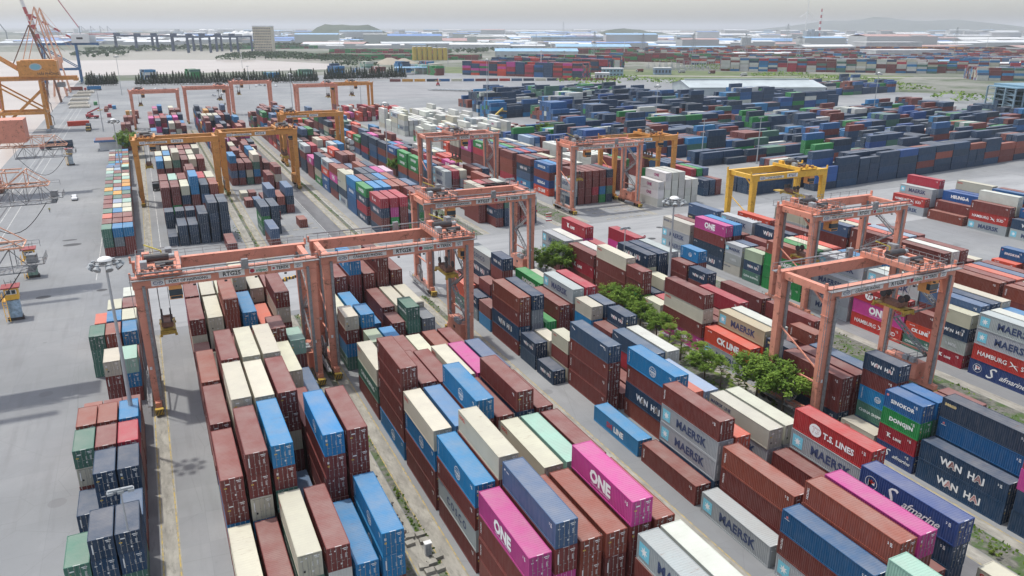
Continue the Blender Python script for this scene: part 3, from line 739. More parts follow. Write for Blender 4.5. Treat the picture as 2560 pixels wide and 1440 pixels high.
# stacks beyond the verge, and the yards out to the city
MIXP='mmmmnrqDDEEbiWWGxwohs'
def gyard(ox,oy,ang,nx,ny,pal,nmin,nmax,px=12.9,py=2.6,brk=7,name='distant yard'):
    ca,sa=math.cos(ang),math.sin(ang)
    for j in range(ny):
        if j%brk==brk-1: continue
        for i in range(nx):
            if random.random()<.06: continue
            run=random.choice(pal); n=random.randint(nmin,nmax)
            u=i*px; v=j*py
            stack(name,j,i,ox+u*ca-v*sa,oy+u*sa+v*ca,L40,''.join(run if random.random()<.45 else random.choice(pal) for _ in range(n)),rot=ang-math.pi/2)
gyard(386,960,R(-52),13,12,'mmrrhEEEEDDqGxik',5,6)
gyard(470,1060,R(-52),14,12,'mmrrhEEEEDDqGxik',5,6)
gyard(560,1170,R(-52),14,10,'mmrhEEWWDqGxi',4,6)
for ox,oy,nx,ny,p,a,b in ((760,900,22,26,'mmmrEbWWwx',4,6),(1010,860,20,30,'mmmrbbWwwsxv',4,6),(900,610,14,20,'mmmrbbWwwsxv',3,5),(1150,640,14,26,'mmnobvvvWws',4,6),(760,1250,28,26,'mmmmmrbGG',3,5),(1150,1180,28,24,'mmmmrbbW',3,5),(1560,900,22,24,'mmmYYnnb',3,5),(1500,1500,36,22,'mmmmrYYnb',3,5),(850,1700,30,20,'mmmmGGmr',3,4)):
    gyard(ox,oy,R(-38),nx,ny,p,a,b)
for ox,oy,nx,nl,p,a,b in ((840,1080,60,13,'mmmrEbWWwxnq',3,5),(960,760,30,6,'mmmrbvWWwwsx',4,6),(1250,980,50,9,'mmnobbWwsYr',3,4),(1250,1500,70,8,'mmmmrYnbEW',3,4)):
    for l in range(nl): gyard(ox+l*34*.6+random.uniform(-20,20),oy+l*44,R(-38),nx,2,p,a,b,brk=99)
gyard(300,1560,R(-30),26,26,'mmmmGGGGmxr',2,3)
gyard(420,1900,R(-30),22,26,'mmmGGGGr',2,3)
gyard(300,2650,R(-10),30,14,'GGGGGmx',2,3)
gyard(250,2350,R(-10),18,6,'GGGGmx',2,3)
for ox,oy,p,n in ((-42,965,'GGGW',3),(12,1010,'EEEWWb',4),(60,1000,'GGGWx',4),(150,1000,'bbxG',2),(190,1005,'GGpx',3),(232,1010,'bbEi',5),(262,1010,'bWw',3),(292,1030,'mnmW',3),(330,1040,'bbbE',5),(352,1075,'bWb',3),(300,1120,'Wwpx',4),(345,1000,'WWwp',4),(350,960,'GGGm',4),(385,1100,'mqEb',4),(372,1020,'WwWw',4)):
    gyard(ox,oy,R(15),1,9,p,max(2,n-1),n,brk=20,name='waterside stacks')
# row of boxes along the edge of the truck lot
for i in range(19): stack('lot edge',0,i,262+i*13.2,870-i*4.4,L40,random.choice('mWsiwmqYDhW'),rot=R(-18)-math.pi/2)
# ------------------------------------------------------------------ which boxes the camera sees, and how large
def corners(b):
    x,y,z,L,H,_,rot=b[:7]; c,s=math.cos(rot),math.sin(rot); hw=CW/2; hl=L/2; o=[]
    for dx,dy in ((-hw,-hl),(hw,-hl),(hw,hl),(-hw,hl)): o.append((x+dx*c-dy*s,y+dx*s+dy*c))
    return o
vs=[];fs=[];own=[]
for bi,b in enumerate(BX):
    cs=corners(b); n=len(vs); z0,z1=b[2],b[2]+b[4]
    vs += [Vector((p[0],p[1],z0)) for p in cs]+[Vector((p[0],p[1],z1)) for p in cs]
    for f in ((0,1,5,4),(1,2,6,5),(2,3,7,6),(3,0,4,7),(4,5,6,7)): fs.append(tuple(n+i for i in f)); own.append(bi)
bvh=BVHTree.FromPolygons(vs,fs)
hits={}; O=Vector((0,0,CAM_H))
W_,H_=384,216
for j in range(H_):
    py=(j+.5)/H_*1440
    if py<60: continue
    for i in range(W_):
        px=(i+.5)/W_*2560
        d=(fw*F+r2*(px-1280)-u2*(py-720)).normalized()
        h=bvh.ray_cast(O,d,4000)
        if h[0] is not None: k=own[h[2]]; hits[k]=hits.get(k,0)+1
near=sorted((k for k in hits if BX[k][7].startswith(('RTG','quayside row','east','white reefer'))),key=lambda k:-hits[k])
SINGLE=set(near[:300])
# ------------------------------------------------------------------ the 300 that show largest: one object each
ORD=['first','second','third','fourth','fifth','sixth','seventh','eighth','ninth','tenth','eleventh','twelfth']
TIER=['top','second','third','fourth','bottom']
used={}
def clabel(b,bayrank,nb):
    x,y,z,L,H,code,rot,blk,row,bay,ti,n=b
    colr=TYPES[code][1]; size='short ' if L<7 else ''
    tn='top' if ti==0 else ('lowest' if ti==n-1 else ORD[ti]+'-down')
    let=' lettered' if code in LETTERED else ''
    place={'quayside row':'quayside row','far quayside row':'far quayside row','east pair':'far right stacks','east side':'right aisle stacks','RTG31 far':'beyond RTG31 block','white reefer stack':'white reefer stacks','white reefer stack far':'behind white reefers'}.get(blk,blk+' block')
    s=f"{size}{colr}{let} container, {tn} tier, {ORD[row]} row from left, bay {ORD[bayrank] if bayrank<12 else bayrank}, {place}"
    return s
bays={}
for k in SINGLE: bays.setdefault(BX[k][7],set()).add(round(BX[k][1]))
bays={k:sorted(v) for k,v in bays.items()}
def bayrank(b):
    ys=bays[b[7]]; out=0; last=None
    for y in ys:
        if last is None or y-last>2.5: out+=1; last=y
        if y==round(b[1]): return out-1
    return out-1
for k in sorted(SINGLE):
    b=BX[k]; x,y,z,L,H,code,rot,blk,row,bay,ti,n=b
    ree=code in REEFER; c=tcol(code,.13)
    o=link('shipping_container',body_mesh(L,H,ree),loc=(x,y,z),rz=rot); o.color=c
    lab=clabel(b,bayrank(b),0)
    while lab in used: lab=lab.replace(' block','').replace('container,','steel container,') if 'steel' not in lab else lab+' again'
    used[lab]=1
    tag(o,lab,'shipping container','stacked shipping containers')
    if hits[k]>=6:
        var=random.randint(0,3)
        for sd_ in (-1,1):
            dr=link('door',door_mesh(L,H,ree,sd_,var),o); dr.color=c
    for nm,lm in letter_mesh(code,L,H): link(nm,lm,o)
# ------------------------------------------------------------------ all the others: one mass
m=MB()
def lettering_into(m,b):
    x,y,z,L,H,code,rot=b[:7]; c,s=math.cos(rot),math.sin(rot); hw=CW/2; zc=z+H/2
    for v,f,col,ly,_n in design(code,L):
        lx=-(hw+.01+.006*ly); n=len(m.v)
        for a,bb in v: m.v.append((x+lx*c+a*s, y+lx*s-a*c, zc+bb))
        for q in f: m.f.append(tuple(n+i for i in q)); m.m.append(3); m.c.append(col); m.uv.append(None)
for k,b in enumerate(BX):
    if k in SINGLE: continue
    x,y,z,L,H,code,rot=b[:7]; cs=corners(b); z1=z+H-.02; z0=z+.03; col=tcol(code,.16)
    P0=[(p[0],p[1],z0) for p in cs]; P1=[(p[0],p[1],z1) for p in cs]
    m.quad(P0[0],P0[1],P1[1],P1[0],1,col,[(0,0),(CW,0),(CW,H),(0,H)])
    m.quad(P0[1],P0[2],P1[2],P1[1],0,col,[(0,0),(L,0),(L,H),(0,H)])
    m.quad(P0[2],P0[3],P1[3],P1[2],1,col,[(0,0),(CW,0),(CW,H),(0,H)])
    m.quad(P0[3],P0[0],P1[0],P1[3],0,col,[(0,0),(L,0),(L,H),(0,H)])
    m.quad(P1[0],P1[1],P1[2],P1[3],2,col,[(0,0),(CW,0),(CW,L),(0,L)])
    if hits.get(k,0)>=2 and code in LETTERED and code!='b' and math.hypot(x,y)<620: lettering_into(m,b)
mass=m.build('container_stacks',[M_MS,M_ME,M_MR,M_TXT])
tag(mass,'remaining stacks of mixed maroon, navy, blue and white containers across the yards','container stacks',kind='stuff')
print('containers',len(BX),'hit',len(hits),'single',len(SINGLE),'min hits',min(hits[k] for k in SINGLE), 'visible near total',len(near))
# ------------------------------------------------------------------ cranes of the yard
SALMON=simple('salmon_crane_paint',(0.62,0.255,0.175),0.5,var=.12,scale=.5,rust=.32,rustscale=.9)
YELP=simple('yellow_crane_paint',(0.56,0.25,0.06),0.5,var=.14,scale=.5,rust=.35,rustscale=.9)
YEL2=simple('bright_yellow_crane_paint',(0.72,0.42,0.05),0.5,var=.12,scale=.5,rust=.3)
STEEL=simple('grey_walkway_steel',(0.24,0.245,0.25),0.55,.2,rust=.3)
DARK=simple('dark_machinery',(0.045,0.043,0.045),0.5,rust=.4)
GREY=simple('grey_machinery',(0.30,0.32,0.33),0.5,rust=.2)
RUSTY=simple('oily_rusty_steel',(0.20,0.10,0.07),0.7,rust=.6)
YBLK=simple('grimy_yellow',(0.42,0.28,0.04),0.6,rust=.5,rustscale=2)
RUBBER=flat('rubber',(0.02,0.02,0.02),.8)
GLASS=flat('cab_glass',(0.03,0.05,0.06),.15)
PWHITE=simple('white_panel',(0.70,0.70,0.68),0.5,var=.08)
BLUE=simple('light_blue_box',(0.20,0.36,0.46),.5)
REDM=flat('red_mark',(0.45,0.02,0.04)); GRNM=flat('green_mark',(0.10,0.32,0.22))
SPAN=25.8
def rail(m, a, b, h=1.1, step=2.0, r=.035, mt=0, mid=True):
    a=Vector(a); b=Vector(b); L=(b-a).length; n=max(1,int(L/step)); z=Vector((0,0,h))
    m.beam(a+z,b+z,r*2,m=mt)
    if mid: m.beam(a+z*.5,b+z*.5,r*1.6,m=mt)
    for i in range(n+1): p=a+(b-a)*i/n; m.beam(p,p+z,r*2,m=mt)
def sign(parent,name,txt,cx,z,w,h,y,col=(0.01,0.012,0.02,1),extra=None,sx=1.0):
    """a flat plate on the near girder (faces -Y) with its lettering"""
    m=MB(); m.box(cx-w/2,cx+w/2,y-.05,y,z-h/2,z+h/2); pl=m.build(name,PWHITE,parent)
    t=MB()
    def put(v,f,c,dx=0,dz=0):
        n=len(t.v)
        for a,b in v: t.v.append((cx+dx+a,y-.058,z+dz+b))
        for q in f: t.f.append(tuple(n+i for i in q)); t.m.append(0); t.c.append(c); t.uv.append(None)
    if txt:
        v,f=text_mb(txt,h*.62,bold=.03); ww=max(a for a,b in v)-min(a for a,b in v); k=min(1.0,(w*.92-(extra or 0))/ww)
        put([(a*k,b) for a,b in v],f,col,dx=(extra or 0)/2)
    return pl,t,put
_g={}
def gantry(label,x0,yn,number,colour,tr,spr_z=14.0,detail=2,reel=True,style='port',group='rubber tyred gantry cranes over the stacks',H=22.6,WB=9.6,sp=SPAN,tex='TEREX'):
    """x0: left leg line, yn: near girder; tr: trolley centre 0..1"""
    t=empty('gantry_crane',(x0,yn,0)); tag(t,label,'gantry crane',group)
    P=colour; gd=1.75; key=(number is None)
    # legs
    for sx,xx in ((0,0.0),(1,sp)):
        for sy,yy in ((0,0.0),(1,WB)):
            m=MB(); w0,w1=.62,.85
            zt=H-gd+.02
            # tapered box leg
            n=len(m.v)
            for z,a in ((1.9,w0),(zt,w1)):
                m.v += [(xx-a,yy-a*.75,z),(xx+a,yy-a*.75,z),(xx+a,yy+a*.75,z),(xx-a,yy+a*.75,z)]
            for f in ((0,1,5,4),(1,2,6,5),(2,3,7,6),(3,0,4,7),(4,5,6,7),(3,2,1,0)): m.f.append(tuple(n+i for i in f)); m.m.append(0); m.c.append(None); m.uv.append(None)
            m.box(xx-.9,xx+.9,yy-.7,yy+.7,zt-2.6,zt-2.5,0)
            lg=m.build('leg',P,t)
            if detail>1:
                c=MB(); c.box(xx+.3 if sx==0 else xx-.75,xx+.75 if sx==0 else xx-.3,yy-.95,yy-.68,2.2,H-1.2); c.build('cable_duct',STEEL,lg)
                q=MB(); q.box(xx-.45,xx-.1,yy-.82,yy-.78,7.6,8.1); q.build('number_plate',PWHITE,lg)
        m=MB(); m.box(xx-.45,xx+.45,-1.6,WB+1.6,1.25,2.05); m.build('sill_beam',P,t); m=MB(); m.box(xx-.12,xx+.12,.6,WB-.6,6.9,7.15); m.build('tie_bar',P,t)
        # bogies with wheels
        for yy in (-.2,WB+.2):
            m=MB(); m.box(xx-.5,xx+.5,yy-1.5,yy+1.5,.55,1.25); m.box(xx-.62,xx+.62,yy-2.3 if yy<1 else yy+1.5,yy-1.5 if yy<1 else yy+2.3,.35,1.3,1)
            m.box(xx-.3,xx+.3,yy-.5,yy+.5,1.2,1.9,0); bg_=m.build('bogie',[RUSTY,YBLK],t)
            s=MB()
            for k in range(3):
                yb=yy-2.32 if yy<1 else yy+2.32; s.beam((xx-.5+.42*k,yb,.45),(xx-.15+.42*k,yb,1.2),.14,.03,upv=(0,1,0))
            s.build('hazard_stripes',DARK,bg_)
            for k in (-.85,.85):
                wv=MB()
                for dx in (-.3,.3): wv.tube((xx+dx-.2,yy+k,.62),(xx+dx+.2,yy+k,.62),.6,n=14)
                wv.build('wheel',RUBBER,bg_)
    # girders
    for yy in (0.0,WB):
        m=MB(); m.box(-1.0,sp+1.0,yy-.45,yy+.45,H-gd,H); m.box(-1.1,sp+1.1,yy-.55,yy+.55,H,H+.06); m.box(-1.3,-1.0,yy-.2,yy+.2,H-.2,H+.9); m.box(sp+1.0,sp+1.3,yy-.2,yy+.2,H-.2,H+.9)
        gdr=m.build('girder',P,t)
        if detail>1:
            wk=MB(); yo=-1 if yy==0 else 1; ya=yy+yo*.55; yb=yy+yo*1.35
            wk.box(-1.4,sp+1.4,min(ya,yb),max(ya,yb),H-.22,H-.14,0)
            if (yy==0)==(style=='port'):
                rail(wk,(-1.2,yb,H-.14),(sp+1.2,yb,H-.14)); wk.tube((0,yb-.1*yo,H+.95),(sp,yb-.1*yo,H+.95),.13,n=6)
                wk.box(sp*.58,sp*.58+1.0,yb-.35,yb+.35,H-.1,H+1.5)
            else:
                rail(wk,(-1.2,yb,H-.14),(sp+1.2,yb,H-.14),step=2.6)
            wk.build('walkway',STEEL,gdr)
    for xx in (0,sp):
        m=MB(); m.box(xx-.45,xx+.45,.45,WB-.45,H-1.2,H-.1); m.build('end_beam',P,t); m=MB(); m.beam((xx,1,H-2.8),(xx,3.2,H-1.2),.3); m.build('knee_brace',P,t)
    m=MB(); m.beam((0,.4,9.0),(0,WB-.4,13.5),.2); m.build('tie_bar',P,t)
    # power house and drive platform between the legs
    hx=sp if style!='port' else 0.0
    m=MB(); hx2=sp if tr>.5 else sp
    m.box(hx2-1.3,hx2+1.0,1.6,WB-1.6,2.1,4.9); eh=m.build('engine_house',P,t)
    m=MB(); m.box(hx2-1.34,hx2-1.3,WB*.45,WB*.45+.8,3.4,3.9); m.build('vent',DARK,eh)
    if detail>1:
        m=MB(); rail(m,(hx2-1.3,1.6,4.9),(hx2-1.3,WB-1.6,4.9)); rail(m,(hx2+1.2,1.0,2.1),(hx2+1.2,WB-1,2.1)); m.build('guard_rail',STEEL,eh)
        m=MB()
        for k in (0,1): m.box(hx2-1.5+.0,hx2-.7,2.2+k*1.3,3.1+k*1.3,4.95,5.75)
        m.build('cooling_unit',GREY,eh)
        # stairs up the leg
        m=MB(); side=hx2
        zs=[2.2,6.5,11,15.5,20]
        for a,b in zip(zs,zs[1:]):
            fl=zs.index(a)%2; ya,yb=(1.0,WB-1.5) if fl else (WB-1.5,1.0)
            for dx in (-.45,.35): m.beam((side+dx,ya,a),(side+dx,yb,b),.12,.3)
            for k in range(12): f=k/11; m.box(side-.45,side+.35,ya+(yb-ya)*f-.14,ya+(yb-ya)*f+.14,a+(b-a)*f-.02,a+(b-a)*f+.02)
            rail(m,(side-.45,ya,a),(side-.45,yb,b),step=1.5)
        m.build('stairway',STEEL,t)
        # ladder cage and walkway frame hanging outside the left legs
        m=MB(); rail(m,(-1.5,-1.4,1.6),(-1.5,WB+1.4,1.6)); m.box(-1.6,-.9,-1.4,WB+1.4,1.5,1.6)
        for k in range(14): m.box(-1.25,-1.2,-1.1,-.7,8+k*.95,8.05+k*.95)
        m.beam((-1.25,-1.1,8),(-1.25,-1.1,H),.06); m.beam((-1.25,-.7,8),(-1.25,-.7,H),.06); m.build('side_platform',STEEL,t)
    if reel:
        rx=0.0 if style!='port' or tr<.5 else 0.0
        m=MB(); c=Vector((-0.95,WB*.5,4.2))
        for k in range(20):
            a=2*math.pi*k/20; m.beam(c,c+Vector((0,math.cos(a)*1.75,math.sin(a)*1.75)),.07)
            b=2*math.pi*(k+1)/20; m.beam(c+Vector((0,math.cos(a)*1.78,math.sin(a)*1.78)),c+Vector((0,math.cos(b)*1.78,math.sin(b)*1.78)),.12)
        m.tube(c+Vector((-.2,0,0)),c+Vector((.6,0,0)),.4,n=10); m.box(-.9,-.4,WB*.5-.4,WB*.5+.4,2.0,4.2); m.build('cable_reel',STEEL,t)
    # trolley
    tx=2.6+tr*(sp-5.2)
    m=MB(); m.box(tx-3.0,tx+3.0,-.3,WB+.3,H+.35,H+.6); m.box(tx-3.2,tx-2.6,-.6,WB+.6,H+.1,H+.9); m.box(tx+2.6,tx+3.2,-.6,WB+.6,H+.1,H+.9)
    m.box(tx-2.6,tx+2.8,-.9,.2,H+.3,H+.45)
    trl=m.build('trolley',P,t)
    m=MB(); m.tube((tx-2.0,WB*.62,H+1.35),(tx+1.6,WB*.62,H+1.35),.62,n=14); m.build('hoist_drum',DARK,trl)
    m=MB(); m.tube((tx-.5,WB*.3,H+1.1),(tx+2.2,WB*.3,H+1.1),.4,n=10); m.build('hoist_drum',DARK,trl)
    m=MB(); m.tube((tx+1.65,WB*.62,H+1.35),(tx+2.5,WB*.62,H+1.35),.42,n=10); m.build('motor',GREY,trl)
    for x0_,x1_,y0_,y1_,h_,mt_ in ((-2.6,-1.6,2.0,3.4,1.8,GREY),(-.4,1.0,1.5,2.3,1.3,DARK),(1.2,2.2,WB*.75,WB*.92,2.2,STEEL),(-2.3,-1.2,WB*.78,WB*.92,1.7,P)):
        m=MB(); m.box(tx+x0_,tx+x1_,y0_,y1_,H+.6,H+h_); m.build('control_cabinet',mt_,trl)
    if detail>0:
        for k in range(5): m=MB(); m.tube((tx-2.2+k*1.05,1.0+.8*(k%2),H+.6),(tx-2.2+k*1.05,1.0+.8*(k%2),H+.95+.2*(k%3)),.35,n=8); m.build('rope_sheave',RUSTY,trl)
        for k in range(8): m=MB(); m.box(tx-2.8+k*.7,tx-2.45+k*.7,-.6+.5*(k%3),-.1+.5*(k%3),H+.6,H+.9+.12*(k%4)); m.build('junction_box',P if k%2 else RUSTY,trl)
    if detail>1:
        m=MB()
        for a,b in (((tx-3.2,-1,H+.6),(tx+3.2,-1,H+.6)),((tx-3.2,WB+.8,H+.6),(tx+3.2,WB+.8,H+.6)),((tx-3.2,-1,H+.6),(tx-3.2,WB+.8,H+.6)),((tx+3.2,-1,H+.6),(tx+3.2,WB+.8,H+.6))): rail(m,a,b,step=1.2)
        m.beam((tx-1,WB*.9,H+.6),(tx-1,WB*.9,H+3.2),.06); m.beam((tx+2.6,0,H+.6),(tx+2.6,0,H+2.6),.05); m.build('guard_rail',STEEL,trl)
        m=MB(); m.beam((tx+.6,WB*.8,H+.6),(tx+.6,WB*.8,H+1.9),.2); m.beam((tx+.6,WB*.8,H+1.9),(tx-1.8,WB*.9,H+2.9),.16); m.build('service_jib',YELL_P,trl)
    m=MB(); cx=tx+(2.2 if tr>.5 else 1.9); m.box(cx-.95,cx+.95,-.2 ,1.9,H-gd-2.3,H-gd-.1)
    cab=m.build('operator_cab',ORG,trl); m=MB(); m.box(cx-.98,cx+.98,-.24,.4,H-gd-1.7,H-gd-.7); m.box(cx-.8,cx+.8,-.26,-.2,H-gd-2.2,H-gd-1.8); m.build('cab_window',GLASS,cab)
    # head block, sheaves and spreader on its ropes
    z=spr_z; m=MB(); m.box(tx-1.2,tx+1.2,WB*.5-6.0,WB*.5+6.0,z-.12,z+.12,0) if style=='flatspread' else m.box(tx-1.15,tx+1.15,WB*.5-3.0,WB*.5+3.0,z,z+.3,0)
    m.box(tx-1.2,tx+1.2,WB*.5-3.1,WB*.5-2.7,z-.35,z+.3,0); m.box(tx-1.2,tx+1.2,WB*.5+2.7,WB*.5+3.1,z-.35,z+.3,0)
    m.box(tx-.7,tx+.7,WB*.5-1.6,WB*.5+1.6,z+.3,z+1.1,1); m.box(tx-.9,tx+.9,WB*.5-2.0,WB*.5-1.5,z+.6,z+1.3,1); m.box(tx-.9,tx+.9,WB*.5+1.5,WB*.5+2.0,z+.6,z+1.3,1)
    for sx in (-.65,.65):
        for sy in (-1.75,1.75): m.tube((tx+sx-.12,WB*.5+sy,z+1.9),(tx+sx+.12,WB*.5+sy,z+1.9),.6,n=12,m=2)
    for sx in (-1.1,1.1):
        for sy in (-3.0,3.0): m.box(tx+sx-.2,tx+sx+.2,WB*.5+sy-.2,WB*.5+sy+.2,z-.6,z-.3,0)
    spd=m.build('spreader',[YBLK,RUSTY,DARK],trl)
    m=MB()
    for sx in (-.75,.75):
        for sy in (-2.3,-1.2,1.2,2.3): m.tube((tx+sx,WB*.5+sy*.76,z+1.9),(tx+sx,WB*.5+sy,H+.3),.03,n=4)
    m.build('hoist_rope',DARK,spd)
    # plates on the near girder
    zc=H-gd*.5; y=-.46
    if number:
        parts=[]
        pl,tt,put=sign(t,'number_sign',number,sp*.52,zc,3.9,1.05,y); parts.append((pl,tt))
        if detail>0:
            nm='PORT OF HAIPHONG' if style=='port' else 'C\u1ea2NG H\u1ea2I PH\u00d2NG'
            pl,tt,put=sign(t,'name_sign',nm,sp*.27,zc-.12,6.6,.66,y); parts.append((pl,tt))
            pl,tt,put=sign(t,'emblem_sign','',sp*.10,zc-.1,1.9,.95,y); put(*ring2(0,0,.36,.06,16,2.0),(0.03,0.05,0.16,1)); v,f=text_mb('CHP',.34); put(v,f,(0.03,0.05,0.16,1)); parts.append((pl,tt))
            if detail>1:
                pl,tt,put=sign(t,'maker_sign','mipec' if tex=='TEREX' else 'TCM',sp*.68,zc,2.9,.8,y,(0.06,0.22,0.15,1),extra=.9)
                put(*sh(ring2(0,0,.34,.34,14,1.1),-1.0,0),(0.40,0.015,0.05,1)); parts.append((pl,tt))
                pl,tt,put=sign(t,'maker_sign',tex,sp*.815,zc,3.0,.75,y,extra=.5); put(*rect2(-1.3,-.95,-.15,.15),(0.40,0.015,0.05,1)); parts.append((pl,tt))
                pl,tt,put=sign(t,'load_sign','',sp*.925,zc,1.4,.85,y)
                v,f=text_mb('S.W.L',.24); put([(a,b+.18) for a,b in v],f,NAVL); v,f=text_mb('40 T',.24); put([(a,b-.18) for a,b in v],f,NAVL); parts.append((pl,tt))
                wl=MB()
                for k in (.3,.48,.66,.84): wl.tube((sp*k,y-.25,H-gd-.25),(sp*k,y-.25,H-gd-.05),.22,n=8)
                wl.build('flood_lamp',DARK,t)
        for pl,tt in parts:
            if tt.f: tt.build('lettering',M_TXT,pl)
    return t
YELL_P=simple('jib_yellow',(0.62,0.52,0.08),.5); ORG=simple('cab_orange',(0.70,0.32,0.10),.5,var=.1)
gantry('coral gantry crane numbered RTG25, foreground left, spreader hanging over the lane',-4.4,124.9,'RTG25',SALMON,.02,spr_z=12.5)
gantry('coral gantry crane numbered RTG26 with its trolley at the right legs',24.5,126.0,'RTG26',SALMON,1.0,spr_z=15.0,style='cang')
gantry('coral gantry crane numbered RTG28 in the right foreground stacks',88.2,76.6,'RTG28',SALMON,.86,spr_z=15.0,style='cang',reel=True)
gantry('coral gantry crane numbered RTG27 behind RTG26, by the crossing road',54.6,160.5,'RTG27',SALMON,.05,spr_z=15.5,H=21.8)
gantry('coral gantry crane numbered RTG31 over the right hand stacks',122.0,112.6,'RTG31',SALMON,.05,spr_z=11.5,style='port')
gantry('coral gantry crane numbered RTG33 beside the crossing road, cab hanging left',124.3,217.5,'RTG33',SALMON,.05,spr_z=11,detail=2)
gantry('coral gantry crane numbered RTG34 over the middle yard',88.5,257.0,'RTG34',SALMON,.45,spr_z=13,detail=2,style='cang')
gantry('orange yellow gantry crane numbered RTG13 over the left yard',-4.9,290.0,'RTG13',YELP,.05,spr_z=13,detail=1,tex='TCM')
gantry('orange yellow gantry crane numbered RTG14 with trolley at its right end',24.0,299.0,'RTG14',YELP,.95,spr_z=12,detail=1,style='cang',tex='TCM')
gantry('orange yellow gantry crane numbered RTG16 deeper in the middle yard',54.2,352.0,'RTG16',YELP,.05,spr_z=14,detail=1,tex='TCM')
gantry('bright yellow gantry crane right of the white reefer stack, low in the crossing road',148.9,160.5,'RTG17',YEL2,.80,spr_z=13.0,detail=1,H=20.6,style='flatspread',tex='TCM')
gantry('yellow gantry crane behind RTG33 with a long spreader',149.5,232.0,'RTG30',YELP,.72,spr_z=13,detail=1,H=21.5,style='flatspread',tex='TCM')
gantry('coral gantry crane at the far left, last of its row',-6.5,520,None,SALMON,.1,detail=0,reel=False)
gantry('coral gantry crane beside the far left one, trolley at its right',24.5,540,None,SALMON,.9,detail=0,reel=False)
gantry('coral gantry crane third along the far row, set back',57,580,None,SALMON,.1,detail=0,reel=False)
gantry('coral gantry crane right of the far row near parked cars',93,532,None,SALMON,.9,detail=0,reel=False)
gantry('yellow gantry crane at the right end of the far row',119,538,None,YELP,.5,detail=0,reel=False)

# ------------------------------------------------------------------ light masts
def mast(x,y,h,label,heads=6,r0=.36,r1=.14,parent=None,big=True):
    t=empty('light_mast',(x,y,0)); tag(t,label,'light mast','light masts of the port')
    m=MB(); m.tube((0,0,0),(0,0,h),r0,r1,n=12); m.box(-.5,.5,-.5,.5,0,.35); m.build('pole',MASTM,t,smooth=False)
    if big:
        m=MB(); c=(0,0,h-.3)
        n=20; R_=1.5
        for i in range(n):
            a=2*math.pi*i/n; b=2*math.pi*(i+1)/n
            m.beam((R_*math.cos(a),R_*math.sin(a),h-.5),(R_*math.cos(b),R_*math.sin(b),h-.5),.12)
            if i%4==0: m.beam((0,0,h-.4),(R_*math.cos(a),R_*math.sin(a),h-.5),.1)
        fr=m.build('head_frame',STEEL,t)
        m=MB(); m.dome((0,0,h-.1),.95,.5,n=16,k=4); m.build('hood',PWHITE,t,smooth=True)
        for i in range(heads):
            a=2*math.pi*(i+.3)/heads; q=MB(); cx,cy=1.75*math.cos(a),1.75*math.sin(a)
            q.tube((cx,cy,h-.75),(cx*1.18,cy*1.18,h-1.05),.42,.5,n=10); q.box(cx-.2,cx+.2,cy-.2,cy+.2,h-.7,h-.3); q.build('flood_lamp',GREY,t)
    else:
        m=MB(); m.box(-1.2,1.2,-.15,.15,h-.3,h); m.box(-1.3,-.7,-.3,.3,h-.5,h-.2); m.box(.7,1.3,-.3,.3,h-.5,h-.2); m.box(-.3,.3,-.3,.3,h-.5,h-.2); m.build('flood_lamp',GREY,t)
    return t
MASTM=simple('galvanised_mast',(0.42,0.44,0.45),0.45,.3,var=.08)
mast(-7.6,112.0,29.5,'tall grey light mast beside the quayside stacks, nearest on the left',8)
mast(90.8,119.0,27.6,'tall grey light mast among the palms left of the orange stack',8)
mast(83.0,178.0,22,'slim mast right of the RTG27 leg',0,.2,.12,big=False)
def at(px,py,z=0.0):
    """ground point seen at a pixel of the 2560 px photograph"""
    d=fw*F+r2*(px-1280)-u2*(py-720); k=(z-CAM_H)/d.z; return Vector((d.x*k,d.y*k,z))
def ppm(p): return F/((Vector(p)-O).dot(fw))      # photo pixels per metre at a point
mast(-7.8,80.3,13,'thin short light mast at the bottom left between stacks',4,.16,.08,big=False)
for x,y,h,l in ((91,319,29,'tall light mast standing in the middle yard left of RTG34'),(-11,318,27,'light mast rising from the far quayside row by RTG13'),(-17,800,34,'light mast far left beyond the quay stacks'),(98,586,27,'light mast in the empty lot behind the left yard'),
    (98,828,22,'light mast in front of the dark conifer hedge'),(218,505,38,'light mast left of the navy wall of stacks'),(273,381,27,'light mast amid the navy stacks behind the yellow crane'),(424,356,32,'light mast at the right among navy stacks'),(228,281,20,'small light mast behind the yellow crane'),(250,269,21,'small light mast in front of the navy wall'),(330,760,26,'light mast at the far edge of the truck lot'),(150,590,24,'light mast by the parked chassis'),(-24,520,24,'light mast on the quay left of the far stacks')):
    mast(x,y,h,l,6,.3,.14,big=h>26)
mast(95.2,142,16,'slim mast behind the cream container and tree',0,.16,.1,big=False)
